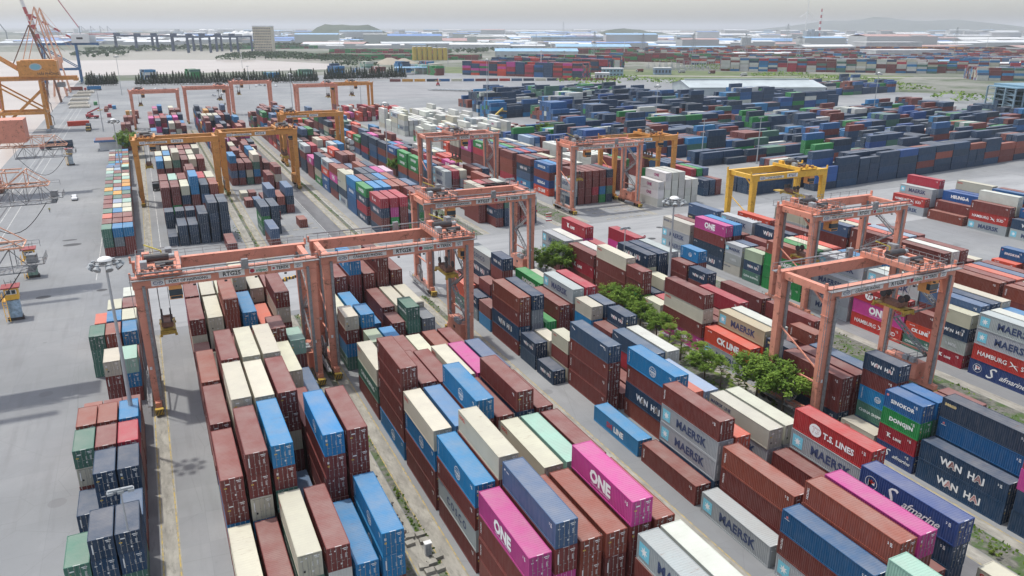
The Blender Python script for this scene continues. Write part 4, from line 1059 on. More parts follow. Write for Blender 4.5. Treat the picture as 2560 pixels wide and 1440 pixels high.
# ------------------------------------------------------------------ quay cranes on the left
def truss(m,a,b,wd,ht,n,r=.16):
    a=Vector(a); b=Vector(b); d=(b-a)/n; s=d.cross(Vector((0,0,1))).normalized()*wd/2; z=Vector((0,0,ht))
    for k in (s,-s):
        m.beam(a+k,b+k,r*1.6); m.beam(a+k+z,b+k+z-d*1.2,r*1.6)
        for i in range(n):
            p=a+d*i+k
            m.beam(p,p+z,r); m.beam(p+(z if i%2 else Vector()),p+d+(Vector() if i%2 else z*(1 if i<n-1 else 0)),r)
    for i in range(n+1):
        p=a+d*i; m.beam(p+s,p-s,r)
        if i<n: m.beam(p+s+z,p-s+z,r); m.beam(p+s,p+d-s,r*.7)
PALEO=simple('pale_orange_truss_paint',(0.70,0.37,0.24),.5,rust=.3)
def quay_crane(y,label,tipx,z,high=True):
    t=empty('quay_crane',(-55,y,0)); tag(t,label,'quay crane','coral quay cranes')
    m=MB()
    for dx,dy in ((2,-8),(2,8),(-22,-8),(-22,8)): m.tube((dx,dy,1),(dx*.8,dy*.8,z+16),.9,.6,n=8)
    m.beam((2,-8,12),(2,8,12),1.0); m.beam((2,-8,12),(-22,-8,12),1.0); m.beam((2,8,12),(-22,8,12),1.0); m.build('leg_frame',SALMON,t)
    for dx,dy in ((2,-8),(2,8),(-22,-8),(-22,8)): q=MB(); q.box(dx-1,dx+1,dy-3,dy+3,.2,1.5); q.build('bogie',RUSTY,t)
    tx=tipx+55
    m=MB(); truss(m,(-10,0,z),(tx,0,z),5.0,3.4,10,.17); m.build('back_reach_truss',PALEO,t)
    m=MB(); truss(m,(tx-17,0,z-4.2),(tx+1.0,0,z-4.2),4.6,4.0,6,.12); m.box(tx-17,tx+1,-2.4,2.4,z-4.3,z-4.2); m.build('lower_frame',STEEL,t)
    m=MB(); rail(m,(tx-1,-2.6,z),(tx+2.5,-2.6,z)); rail(m,(tx+2.5,-2.6,z-3),(tx+2.5,2.6,z-3),step=1); rail(m,(tx-1,-2.6,z-3),(tx+2.5,-2.6,z-3),step=1); m.box(tx-.5,tx+2.6,-2.6,2.6,z-3.1,z-2.95); m.box(tx,tx+1.5,-1.5,0,z-2.9,z-1.6); m.build('end_platform',STEEL,t)
    m=MB(); pts=[Vector((tx-16+k*1.25,-2.6,z-4-6.5*math.sin(math.pi*k/12))) for k in range(13)]; m.path(pts,.09); m.build('hanging_cable',DARK,t)
    m=MB(); m.box(-14,tx-(17 if high else 12),-5,5,z-1.5 if high else z+2,z+5.5 if high else z+10); m.build('machinery_house',SALMON,t)
    if high:
        m=MB(); m.box(-30,26,-3.2,-2,z+17,z+19.5); m.box(-30,26,2,3.2,z+17,z+19.5); m.build('upper_boom',SALMON,t)
    return t
quay_crane(144.5,'coral quay crane with its pale truss reaching in at the left edge, nearest',-21,25.0)
quay_crane(205,'coral quay crane truss with a hanging cable, second at the left edge',-22.5,24.5)
quay_crane(330,'coral quay crane with pink machinery house, third at the left edge',-28,17.5,high=False)
def sts(x,y,paint,label,name='ship_to_shore_crane',leg=30,yspan=16,depth=20,back=22,up_=True,mast2=False):
    """portal with legs at two rails; boom runs along X out over the water"""
    t=empty(name,(x,y,0)); tag(t,label,'ship crane')
    for dx in (0,-depth):
        for dy in (-yspan/2,yspan/2):
            m=MB(); m.beam((dx,dy,1.5),(dx*.92,dy*.85,leg),1.5,1.5); m.build('leg',paint,t)
            q=MB(); q.box(dx-1,dx+1,dy-3.5,dy+3.5,.2,1.8); q.build('bogie',GREY,t)
    m=MB()
    for dx in (0,-depth): m.beam((dx*.97,-yspan/2,leg*.38),(dx*.97,yspan/2,leg*.38),1.3,1.6); m.beam((dx,-yspan/2*.9,leg-.5),(dx,yspan/2*.9,leg-.5),1.3,1.8)
    for dy in (-yspan/2,yspan/2): m.beam((0,dy*.95,leg*.38),(-depth,dy*.95,leg*.38),1.3,1.6); m.beam((-1,dy*.93,leg*.42),(-depth+1,dy*.88,leg-1.5),.9,.9)
    m.build('portal_frame',paint,t)
    m=MB(); m.box(-depth-2,back,-3.6,-2.2,leg,leg+2.2); m.box(-depth-2,back,2.2,3.6,leg,leg+2.2); m.box(back-2,back+.5,-4,4,leg-.5,leg+1); m.box(-depth,back,-2.2,2.2,leg+.4,leg+.7); m.build('main_girder',paint,t)
    return t
yc=sts(-53,540,YELP,'large orange yellow quay crane with lettered machinery house at the left edge',leg=29,yspan=18,depth=24,back=19)
m=MB(); m.box(-10,10,-6.5,6.5,31.2,40); m.box(-8,9,-6.0,6.0,40,40.6); mh=m.build('machinery_house',YELP,yc)
t_=MB()
for wv,ff,cc in ((*sh(text_mb('H\u1ea2I PH\u00d2NG',1.4),5,-2.6),(0.06,0.05,0.04,1)),(*sh(ring2(0,0,2.0,.35,16,1.6),-1,1.3),(0.45,0.48,0.48,1)),(*sh(ring2(0,0,1.6,1.6,16,1.6),-1,1.3),(0.20,0.42,0.50,1))):
    n=len(t_.v); t_.v += [(a,-6.53-.01*(cc[0]<.1),35.5+b) for a,b in wv]
    for q in ff: t_.f.append(tuple(n+i for i in q)); t_.m.append(0); t_.c.append(cc); t_.uv.append(None)
t_.build('lettering',M_TXT,mh)
m=MB()
for k in range(4): m.beam((-9,-4+2.6*k,34+.4*k),(-46,-4+2.6*k,62),.9,.9)
m.beam((0,-7,24),(-20,-7,6),1.2); m.beam((0,7,24),(-20,7,6),1.2); m.build('stay_beam',YELP,yc)
m=MB(); rail(m,(-20,-7,29),(10,-7,29)); rail(m,(-20,7,29),(10,7,29)); m.box(8,12,-4,4,25,27.5)
for k in range(6): m.beam((2,8+.8*(k%2),2+4*k),(2,-8+.8*(k%2) if k%2 else 6,6+4*k),.3,.5)
m.build('walkway',STEEL,yc)
bc=sts(-58,985,simple('crane_blue',(0.035,0.12,0.26),.5,var=.1),'blue quay crane with white house and raised red and white striped boom',leg=40,yspan=24,depth=34,back=22)
m=MB(); m.box(-3,14,-9,2,42.3,51); m.box(8,20,3,9,42.3,50); hb=m.build('machinery_house',PWHITE,bc)
m=MB(); m.box(2,8,-9.1,-9,46,48); m.build('name_plate',DARK,hb)
RED_=simple('faded_red',(0.42,0.07,0.07),.5,var=.1)
def striped(par,name,a,b,w_,n=8):
    a=Vector(a); b=Vector(b); m=MB()
    for k in range(n): m.beam(a+(b-a)*k/n,a+(b-a)*(k+1)/n,w_,m=k%2)
    return m.build(name,[RED_,PWHITE],par)
for dy in (-8,8):
    striped(bc,'apex_leg',(-38,dy,70),(-33,dy,42),2.2,6); striped(bc,'back_stay',(-37,dy,70),(2,dy*.6,44),1.5,8)
striped(bc,'boom',(-35,-3,44),(-48,-3,112),2.4,10); striped(bc,'boom',(-35,4,44),(-48,4,112),2.4,10)
m=MB(); m.box(-40,-35,-9,9,69,71); m.build('apex_platform',RED_,bc)
# luffing portal cranes behind
for px,pb,l,cl in ((40,340,1.0,RUSTY),(105,330,1.25,PALEO),(150,325,1.25,PALEO)):
    p=at(px,pb-20,0)
    p=Vector((-66,700+60*(px/60),0)); t=empty('portal_crane',p); tag(t,{40:'rust brown luffing crane far left behind the yellow crane',105:'pale orange luffing crane behind the yellow crane, left one',150:'pale orange luffing crane behind the yellow crane, right one'}[px],'portal crane')
    m=MB()
    for dx,dy in ((-5,-5),(5,-5),(-5,5),(5,5)): m.beam((dx,dy,0),(dx*.4,dy*.4,22),.9)
    m.tube((0,0,22),(0,0,27),2.2,n=10); m.build('portal',cl,t)
    m=MB(); m.box(-4,3,-2.5,2.5,27,32); m.build('machinery_house',cl,t)
    m=MB()
    for dy in (-1.5,1.5): m.beam((-2,dy,32),(-8,dy*.6,60*l),.9); m.beam((3,dy,32),(-8,dy*.6,60*l),.8); m.beam((-8,dy*.6,60*l),(-24,dy*.4,30),.6)
    for k in range(6): m.beam((-2-k,-1.3,33+4.4*k*l),(2-1.7*k,1.3,36+4.0*k*l),.35)
    m.beam((-8,0,60*l),(14,0,40),.25); m.build('jib',cl,t)
# ------------------------------------------------------------------ small things on the quay
def kiosk(px,py,label,faces):
    p=at(px,py); t=empty('checker_kiosk',p,rz=R(4)); tag(t,label,'kiosk','checker kiosks on the quay')
    m=MB(); m.box(-1.1,1.1,-1.1,1.1,.5,4.3); m.build('lower_body',faces,t)
    m=MB(); m.box(-1.25,1.25,-1.25,1.25,4.5,7.0); cb=m.build('cabin',YEL2,t)
    m=MB(); m.box(-1.0,1.0,-1.29,-1.25,5.7,6.7); m.box(-1.29,-1.25,-1.0,1.0,5.7,6.7); m.build('window',PWHITE,cb); m=MB(); m.box(-.8,-.1,-1.32,-1.29,5.8,6.6); m.box(.1,.8,-1.32,-1.29,5.8,6.6); m.build('pane',GLASS,cb)
    m=MB(); m.box(-1.7,1.7,-1.7,1.7,7.05,7.3); m.build('roof',simple('kiosk_roof_red',(0.28,0.06,0.06),.6),t)
    m=MB(); m.box(-1.2,1.2,-1.5,1.5,.0,.5); m.tube((-1.5,-1.3,.45),(-1.2,-1.3,.45),.45,n=12); m.tube((1.2,-1.3,.45),(1.5,-1.3,.45),.45,n=12); m.build('base',DARK,t)
    m=MB(); rail(m,(-1.9,-1.2,4.4),(-1.9,1.2,4.4),step=1); m.box(-1.9,-1.2,-1.2,1.2,4.3,4.4); m.beam((-1.9,-1.2,4.4),(-1.6,-3.2,.4),.12,.4); m.beam((-1.2,-1.2,4.4),(-.9,-3.2,.4),.12,.4)
    for k in range(9): m.box(-1.85+.03*k,-1.2+.03*k,-1.3-.2*k,-1.15-.2*k,4.2-.42*k,4.24-.42*k)
    m.build('stairs',YEL2,t)
    m=MB()
    for a,b in ((-.8,.6),(.3,-.7),(.9,.9)): m.beam((a,b,7.3),(a*1.2,b,8.6),.08)
    m.beam((-.9,0,8.0),(1,0,8.1),.06); m.build('aerial',DARK,t)
kiosk(43,795,'yellow checker kiosk with maroon roof and stairs, nearest on the quay',simple('kiosk_blue_poster',(0.30,0.42,0.52),.6,var=.5,scale=1.2))
kiosk(84,690,'yellow checker kiosk with green poster, under the quay crane truss',simple('kiosk_green_poster',(0.22,0.34,0.28),.6,var=.6,scale=1.2))
kiosk(178,412,'narrow yellow and blue kiosk further up the quay',simple('kiosk_pale_poster',(0.40,0.48,0.52),.6,var=.3,scale=1.2))
def wheels(t,xs,ys,r=.5,w_=.3,name='wheel'):
    for y in ys:
        for x in xs:
            m=MB(); m.tube((x-w_/2,y,r),(x+w_/2,y,r),r,n=14); m.tube((x-w_/2-.01,y,r),(x+w_/2+.01,y,r),r*.5,n=10,m=1); m.build(name,[RUBBER,GREY],t)
def car(p,rz,label,paint,kind='suv',group=None):
    t=empty('parked_car',p,rz); tag(t,label,'car',group)
    m=MB(); prof=[(-2.3,.45),(-2.35,.95),(-1.5,1.08),(-.9,1.62),(.9,1.66),(1.9,1.55),(2.2,1.0),(2.25,.45)] if kind=='suv' else [(-2.3,.4),(-2.35,.85),(-1.3,.98),(-.6,1.42),(.9,1.45),(1.7,1.05),(2.25,.95),(2.25,.4)]
    if kind=='pickup': prof=[(-2.6,.45),(-2.65,1.0),(-1.6,1.15),(-1.0,1.75),(.5,1.78),(.8,1.15),(2.6,1.15),(2.6,.45)]
    for wv,z0,z1 in ((.92,0,1.1),(.72,1.0,9)):
        pr=[(y,min(z,1.1)) if z1<2 else (y*.98,z) for y,z in prof if z1<2 or z>1.04]
        n=len(m.v); k=len(pr)
        for sx in (-1,1): m.v += [(sx*wv,y,z) for y,z in pr]
        m.f.append(tuple(range(n,n+k))); m.f.append(tuple(reversed(range(n+k,n+2*k))))
        m.m += [0,0]; m.c += [None]*2; m.uv += [None]*2
        for i in range(k):
            j=(i+1)%k; m.f.append((n+i,n+k+i,n+k+j,n+j)); m.m.append(0); m.c.append(None); m.uv.append(None)
    m.build('body',paint,t)
    q=MB(); q.quad((-.68,-1.45,1.12),(.68,-1.45,1.12),(.62,-.93,1.56),(-.62,-.93,1.56)); q.box(-.935,-.75,-.8,.6,1.12,1.5); q.box(.75,.935,-.8,.6,1.12,1.5); q.build('windscreen',GLASS,t)
    for sx in (-.65,.65): h_=MB(); h_.box(sx-.2,sx+.2,-2.4,-2.33,.7,.88); h_.build('headlight',PWHITE,t)
    wheels(t,(-.85,.85),(-1.45,1.45),.36,.24); return t
CARW=flat('car_white_paint',(0.75,0.76,0.77),.3)
car(at(187,499),R(3),'white pickup truck driving alone on the quay',CARW,'pickup')
def person(p,rz,label):
    """one skinned figure walking"""
    me=bpy.data.meshes.new('person'); J=dict(pel=(0,0,.95),sp=(0,0,1.2),ch=(0,-.02,1.4),nk=(0,-.02,1.52),hd=(0,-.04,1.62),hd2=(0,-.03,1.74),
      lh=(-.1,0,.9),lk=(-.12,-.14,.5),la=(-.12,-.08,.1),lf=(-.12,-.24,.05),rh=(.1,0,.9),rk=(.12,.06,.5),ra=(.12,.28,.12),rf=(.12,.2,.03),
      ls=(-.2,0,1.42),le=(-.26,.1,1.15),lw=(-.24,-.02,.9),lx=(-.23,-.06,.82),rs=(.2,0,1.42),re=(.27,-.02,1.14),rw=(.25,-.2,.95),rx=(.24,-.25,.89))
    rad=dict(pel=.15,sp=.14,ch=.16,nk=.06,hd=.1,hd2=.09,lh=.1,lk=.07,la=.045,lf=.045,rh=.1,rk=.07,ra=.045,rf=.045,ls=.07,le=.05,lw=.035,lx=.04,rs=.07,re=.05,rw=.035,rx=.04)
    ks=list(J); E=[('pel','sp'),('sp','ch'),('ch','nk'),('nk','hd'),('hd','hd2'),('pel','lh'),('lh','lk'),('lk','la'),('la','lf'),('pel','rh'),('rh','rk'),('rk','ra'),('ra','rf'),('ch','ls'),('ls','le'),('le','lw'),('lw','lx'),('ch','rs'),('rs','re'),('re','rw'),('rw','rx')]
    me.from_pydata([J[k] for k in ks],[(ks.index(a),ks.index(b)) for a,b in E],[])
    o=link('person',me,loc=p,rz=rz); o.modifiers.new('skin','SKIN'); sv=me.skin_vertices[0].data
    for i,k in enumerate(ks): sv[i].radius=(rad[k],rad[k])
    sv[ks.index('pel')].use_root=True; s=o.modifiers.new('sub','SUBSURF'); s.levels=1; s.render_levels=1
    mt,ntp,bp_=newmat('work_clothes'); g_=N(ntp,'ShaderNodeTexCoord'); sx=N(ntp,'ShaderNodeSeparateXYZ'); ntp.links.new(g_.outputs['Object'],sx.inputs[0])
    c=ramp(ntp,mathn(ntp,'DIVIDE',sx.outputs[2],1.8),[(0.0,(.02,.02,.02)),(0.05,(.04,.05,.08)),(0.54,(.04,.05,.08)),(0.56,(.45,.40,.10)),(0.83,(.45,.40,.10)),(0.85,(.35,.2,.14)),(0.93,(.6,.6,.55))])
    c.node.color_ramp.interpolation='CONSTANT'; ntp.links.new(c,bp_.inputs['Base Color']); me.materials.append(mt)
    h_=MB(); h_.dome((0,-.03,1.74),.13,.12,n=12,k=4); h_.build('helmet',PWHITE,o,smooth=True)
    tag(o,label,'person'); return o
person(at(125,531),R(20),'worker in a pale vest and helmet walking on the open quay')
def truck(p,rz,label,cab=(0.28,0.05,0.05),load=None,L=L40,group=None):
    t=empty('container_truck',p,rz); tag(t,label,'truck',group); cm=flat('truck_cab_paint',cab,.4)
    m=MB(); m.box(-1.2,1.2,-8.6,-6.8,.9,2.9); m.box(-1.15,1.15,-8.75,-8.6,.9,1.7); c_=m.build('cab',cm,t)
    m=MB(); m.box(-1.05,1.05,-8.66,-8.6,1.8,2.7); m.build('windscreen',GLASS,c_)
    m=MB(); m.box(-.5,.5,-8.5,6.2,.75,1.05); m.box(-1.2,1.2,-6.3,-6.0,.95,1.2); m.box(-1.2,1.2,5.8,6.1,.95,1.2)
    for k in range(5): m.box(-1.15,1.15,-4+k*2.2,-3.8+k*2.2,.95,1.15)
    m.build('chassis',DARK,t)
    wheels(t,(-1.0,1.0),(-7.8,-5.4,-4.2,3.2,4.5,5.7),.5,.35)
    return t
def load(p,rz,code,L,label,z=1.2):
    ree=code in REEFER; o=link('shipping_container',body_mesh(L,ST if L<7 else HC,ree),loc=(p[0],p[1],z),rz=rz); o.color=tcol(code)
    for s_ in (-1,1): d_=link('door',door_mesh(L,ST if L<7 else HC,ree,s_,1),o); d_.color=o.color
    for nm,lm in letter_mesh(code,L,ST if L<7 else HC): link(nm,lm,o)
    tag(o,label,'shipping container'); return o
p=at(392,470); truck((p.x-.2,p.y+2,0),R(0),'dark terminal truck with an empty maroon trailer under RTG13',(0.03,0.03,0.035))
m=MB(); m.box(-1.2,1.2,-4,2,1.2,1.45); 
p=at(223,325); truck(p,R(0),'truck carrying a dark box up the quay',(0.45,0.30,0.08)); load(p,0,'D',L20,'short dark navy box riding on the quay truck')
p=at(197,314); load((p.x,p.y,0),R(-82),'q',L40,'orange red lettered container lying alone on the quay',z=0.0)
p=at(150,372); truck((p.x,p.y,0),R(-78),'truck with a purple blue container near the quay cranes',(0.35,0.06,0.06)); load(p,R(-78),'D',L40,'dark blue container with yellow roof on a truck by the quay cranes')
for px,py,code,l in ((190,228,'n','brown container on a truck far up the quay'),(236,226,'b','blue container on a truck at the end of the quay')):
    p=at(px,py); truck(p,R(-80),'truck hauling '+('a brown' if code=='n' else 'a blue')+' box across the top of the quay',(0.4,0.05,0.05)); load(p,R(-80),code,L40,l)
# hatch covers laid on the quay
for k,(px,py,w_) in enumerate(((215,232,44),(205,240,40),(200,250,38),(196,260,40),(200,268,34))):
    p=at(px,py); m=MB(); m.box(-7,7,-9,9,0,.9); m.box(-6.6,6.6,-8.6,8.6,.9,1.3)
    for i in range(4): m.box(-6,6,-7.5+4.4*i,-6+4.4*i,1.3,1.5)
    o=m.build('hatch_cover',simple('hatch_cover_paint',(0.42,0.39,0.33),.7,rust=.3)); o.location=p; tag(o,'beige ship hatch cover lying on the quay, '+['farthest','second farthest','middle','second nearest','nearest'][k]+' of five','hatch cover','hatch covers on the quay')
def reach(p,rz,label,col):
    t=empty('reach_stacker',p,rz); tag(t,label,'reach stacker','reach stackers')
    pm=simple('stacker_paint',col,.5)
    m=MB(); m.box(-1.6,1.6,-3.6,3.6,.9,1.9); m.box(-1.5,1.5,2.0,3.8,1.9,2.8); m.build('body',pm,t)
    m=MB(); m.box(-.6,.6,-.6,1.2,1.9,3.6); cb=m.build('cab',pm,t); m=MB(); m.box(-.62,.62,-.65,.4,2.5,3.4); m.build('cab_window',GLASS,cb)
    m=MB(); m.beam((0,3.0,3.4),(0,-5.5,7.2),.9,.9); m.beam((0,-5.5,7.2),(0,-5.6,5.6),.5); m.build('boom',pm,t)
    m=MB(); m.box(-3.2,3.2,-6.2,-5.0,5.2,5.6); m.build('spreader',YBLK,t)
    wheels(t,(-1.6,1.6),(-2.6,2.6),.8,.6); return t
reach(at(232,296),R(70),'red reach stacker with raised boom on the quay',(0.40,0.05,0.06))
reach(at(1245,300),R(120),'yellow and dark reach stacker at the edge of the navy stacks',(0.45,0.32,0.05))
reach(at(1095,214),R(-20),'red reach stacker beside the parked chassis',(0.42,0.05,0.06)).location.y-=0
# gatehouse shed by the left yard
p=at(290,372); t=empty('yard_shed',(p.x,p.y,0)); tag(t,'low white yard shed with blue fascia between the quayside rows','shed')
m=MB(); m.box(-7,7,-4,4,0,4.2); m.build('wall',PWHITE,t); m=MB(); m.box(-9,9,-6,6,4.3,5.3); m.build('roof',simple('shed_fascia_blue',(0.08,0.16,0.32),.6),t); m=MB(); m.box(-8.6,8.6,-5.6,5.6,5.3,5.36); m.build('roof_deck',simple('rusty_deck',(0.22,0.10,0.08),.8),t)
# tank containers stacked behind RTG14
for i in range(4):
    for j in range(2):
        t=empty('tank_container',(83.4,352+j*7,2.6*i)); tag(t,'white tank container in a steel frame, %s, %s column by the middle yard'%(['bottom','second from bottom','third from bottom','top'][i],['near','far'][j]),'tank container','white tank containers')
        m=MB(); m.tube((0,-2.7,1.3),(0,2.7,1.3),1.1,n=16); m.build('tank',PWHITE,t,smooth=False)
        m=MB()
        for y in (-3,3):
            for a,b in (((-1.2,y,.05),(1.2,y,.05)),((-1.2,y,2.5),(1.2,y,2.5)),((-1.2,y,.05),(-1.2,y,2.5)),((1.2,y,.05),(1.2,y,2.5)),((-1.2,y,.05),(0,y,.6)),((1.2,y,.05),(0,y,.6))): m.beam(a,b,.12)
        for x in (-1.2,1.2): m.beam((x,-3,.05),(x,3,.05),.12); m.beam((x,-3,2.5),(x,3,2.5),.1)
        m.build('frame',DARK,t)
# bits between the rails at the bottom: kerb blocks, cabinet
p=at(1070,1385); t=empty('electric_cabinet',p); tag(t,'pale grey electric cabinet between the crane rails at the bottom','cabinet'); m=MB(); m.box(-.4,.4,-.3,.3,0,1.6); m.box(-.45,.45,-.35,.35,1.6,1.68); m.build('box',PWHITE,t); m=MB(); m.box(-.36,-.01,-.32,-.3,.1,1.5); m.box(.01,.36,-.32,-.3,.1,1.5); m.build('door',GREY,t)
for i,(px,py) in enumerate(((1025,1345),(1050,1340),(1025,1362),(1060,1355),(1080,1410),(1060,1420),(1095,1395),(1075,1432),(1100,1425))):
    p=at(px,py); m=MB(); m.box(-.55,.55,-.4,.4,0,.45); o=m.build('concrete_block',M_STRIP); o.location=p; o.rotation_euler.z=random.uniform(-.2,.2); tag(o,'grey concrete block between the crane rails at the bottom','concrete block','concrete blocks by the cabinet')
m=MB()
for i in range(46):
    y=random.uniform(84,100)-i*.0; x=21.5+random.uniform(-.6,.6)+ (i%3)*.2; r=random.uniform(.12,.3); m.dome((x,y-8,.0),r,r*.8,n=7,k=2)
tag(m.build('rubble',DARK),'dark rubble lying beside the blue container','rubble',kind='stuff')
# sign poles, barriers
for px,py,l in ((1340,540,'round no entry sign on a pole by RTG33'),(1610,600,'small traffic light pole at the crossing road')):
    p=at(px,py+ (6 if px==1340 else 12)); t=empty('traffic_sign',p); tag(t,l,'sign'); m=MB(); m.tube((0,0,0),(0,0,2.6),.06,n=6); m.build('post',GREY,t)
    m=MB(); m.tube((0,-.05,2.4),(0,.0,2.4),.45,n=16,m=0); m.box(-.28,.28,-.07,-.05,2.33,2.47,1); m.build('disc',[REDM,PWHITE],t)
for k in range(3):
    p=at(1372,536+8*k); m=MB(); m.box(-1,1,-.25,.25,0,.3,k%2); m.box(-1,1,-.2,.2,.3,.5,(k+1)%2); o=m.build('road_barrier',[REDM,PWHITE]); o.location=p; tag(o,'red and white concrete barrier in the crossing road','barrier','barriers in the crossing road')
for k,(px,py) in enumerate(((706,704),(722,698),(745,693))):
    p=at(px,py); m=MB()
    for i in range(6): m.box(-1.2+.4*i,-.8+.4*i,-.2,.2,0,.6,i%2)
    o=m.build('striped_barrier',[YEL2,DARK]); o.location=p; tag(o,'yellow and black kerb barrier on the crossing road behind RTG25','barrier','striped kerb barriers')
# ------------------------------------------------------------------ vegetation
def leafmat(name,lo,hi):
    m,nt,b=newmat(name); b.inputs['Roughness'].default_value=.7; b.inputs['Specular IOR Level'].default_value=.2
    a=N(nt,'ShaderNodeVertexColor'); a.layer_name='Col'; s=N(nt,'ShaderNodeSeparateColor'); nt.links.new(a.outputs['Color'],s.inputs[0])
    c=ramp(nt,s.outputs[0],[(0.0,lo),(1.0,hi)]); nt.links.new(c,b.inputs['Base Color'])
    tr=nt.nodes.new('ShaderNodeBsdfTranslucent'); nt.links.new(c,tr.inputs['Color']); mx=nt.nodes.new('ShaderNodeMixShader'); mx.inputs[0].default_value=.3
    nt.links.new(b.outputs[0],mx.inputs[1]); nt.links.new(tr.outputs[0],mx.inputs[2]); nt.links.new(mx.outputs[0],nt.nodes['Material Output'].inputs['Surface']); return m
LEAF=leafmat('broad_leaves',(0.06,0.13,0.018),(0.22,0.33,0.05)); LEAFD=leafmat('dark_conifer_leaves',(0.015,0.035,0.016),(0.05,0.085,0.035)); LEAFY=leafmat('yellow_green_leaves',(0.06,0.11,0.015),(0.22,0.30,0.05))
BARK=simple('bark',(0.10,0.075,0.055),.9)
def leaves(m,c,rad,n,size,rnd,flat_=1.0):
    """leaf-sized faces clustered into clumps inside an ellipsoid"""
    k=max(6,n//60); cl=[]
    for _ in range(k):
        while True:
            p=Vector((rnd.uniform(-1,1),rnd.uniform(-1,1),rnd.uniform(-1,1)))
            if .35<p.length<1: break
        cl.append((Vector((c[0]+p.x*rad[0],c[1]+p.y*rad[1],c[2]+p.z*rad[2])),rnd.uniform(.16,.36),rnd.random()))
    for i in range(n):
        q,r,tone=cl[rnd.randrange(k)]; d=Vector((rnd.gauss(0,.5),rnd.gauss(0,.5),rnd.gauss(0,.4)))*r*min(rad)*1.3; p=q+d
        u=Vector((rnd.uniform(-1,1),rnd.uniform(-1,1),rnd.uniform(-.35,.35)*flat_)).normalized(); v=u.cross(Vector((rnd.uniform(-.6,.6),rnd.uniform(-.6,.6),1))).normalized()
        a=size*rnd.uniform(.6,1.3); bb=a*.45; t=min(1,max(0,tone*.6+rnd.random()*.4)); col=(t,t,t,1)
        m.quad(tuple(p-u*a),tuple(p-v*bb),tuple(p+u*a),tuple(p+v*bb),0,col)
TP={}
def tree_proto(kind):
    if kind in TP: return TP[kind]
    rnd=random.Random(kind); tr=MB(); m=MB()
    if kind.startswith('broad'):
        h=3.4; tr.tube((0,0,0),(.1,0,h),.22,.14,n=8)
        tips=[]
        for i in range(7):
            a=2*math.pi*i/7+rnd.uniform(-.3,.3); e=Vector((2.6*math.cos(a),2.6*math.sin(a),h+rnd.uniform(1.2,2.8))); tr.tube((.1,0,h-.3),e,.12,.05,n=6); tips.append(e)
            e2=e+Vector((math.cos(a+.6)*1.2,math.sin(a+.6)*1.2,.9)); tr.tube(e,e2,.05,.02,n=5)
        leaves(m,(0,0,h+1.9),(4.4,4.4,2.1),3600,.26,rnd)
        for e in tips: leaves(m,e,(1.7,1.7,1.1),420,.24,rnd)
        lm=LEAF
    elif kind.startswith('palm'):
        h=3.6; tr.tube((0,0,0),(.2,.1,h),.2,.15,n=8)
        for i in range(26):
            a=2*math.pi*i/26*1.618*2; el=rnd.uniform(-.5,1.1); d=Vector((math.cos(a)*math.cos(el),math.sin(a)*math.cos(el),math.sin(el)))
            b=Vector((.2,.1,h)); e=b+d*1.5; tr.tube(b,e,.03,.02,n=4)
            s=d.cross(Vector((0,0,1))).normalized(); up_=s.cross(d); t=rnd.random()
            for k in range(9):
                f=(k-4)/4*1.15; dd=(d*math.cos(f)+s*math.sin(f)); tip=e+dd*1.25+Vector((0,0,-.35)); w_=s*math.cos(f)*.1-d*math.sin(f)*.1
                m.quad(tuple(e),tuple(e+dd*.6+w_),tuple(tip),tuple(e+dd*.6-w_),0,(t,t,t,1))
        lm=LEAFY
    elif kind.startswith('conifer'):
        h=11; tr.tube((0,0,0),(0,0,h*.9),.25,.04,n=6)
        for lv in range(22):
            z=1.0+lv*.46; r=(1-z/(h+.6))*3.0+.25
            for k in range(15):
                a=rnd.uniform(0,6.28); d=Vector((math.cos(a),math.sin(a),rnd.uniform(-.1,.5)))*r*rnd.uniform(.5,1.1); s=Vector((-math.sin(a),math.cos(a),0))*.35; t=rnd.random()
                m.quad((0+d.x*.2,d.y*.2,z),tuple(Vector((0,0,z))+d*.6-s),tuple(Vector((0,0,z))+d),tuple(Vector((0,0,z+.4))+d*.6+s),0,(t,t,t,1))
        lm=LEAFD
    else:
        tr.tube((0,0,0),(0,0,.7),.06,.04,n=5); leaves(m,(0,0,.7),(.9,.9,.6),380,.16,rnd); lm=LEAFY if 'y' in kind else LEAF
    TP[kind]=(tr.mesh('trunk',BARK),m.mesh('crown',lm)); return TP[kind]
def tree(kind,p,s,label,group='trees',name='tree',cat='tree'):
    t=empty(name,p,random.uniform(0,6.28)); t.scale=(s,s,s*random.uniform(.9,1.1)); a,b=tree_proto(kind); link('trunk',a,t); link('crown',b,t); tag(t,label,cat,group); return t
STRIP='trees on the strip between the stacks'
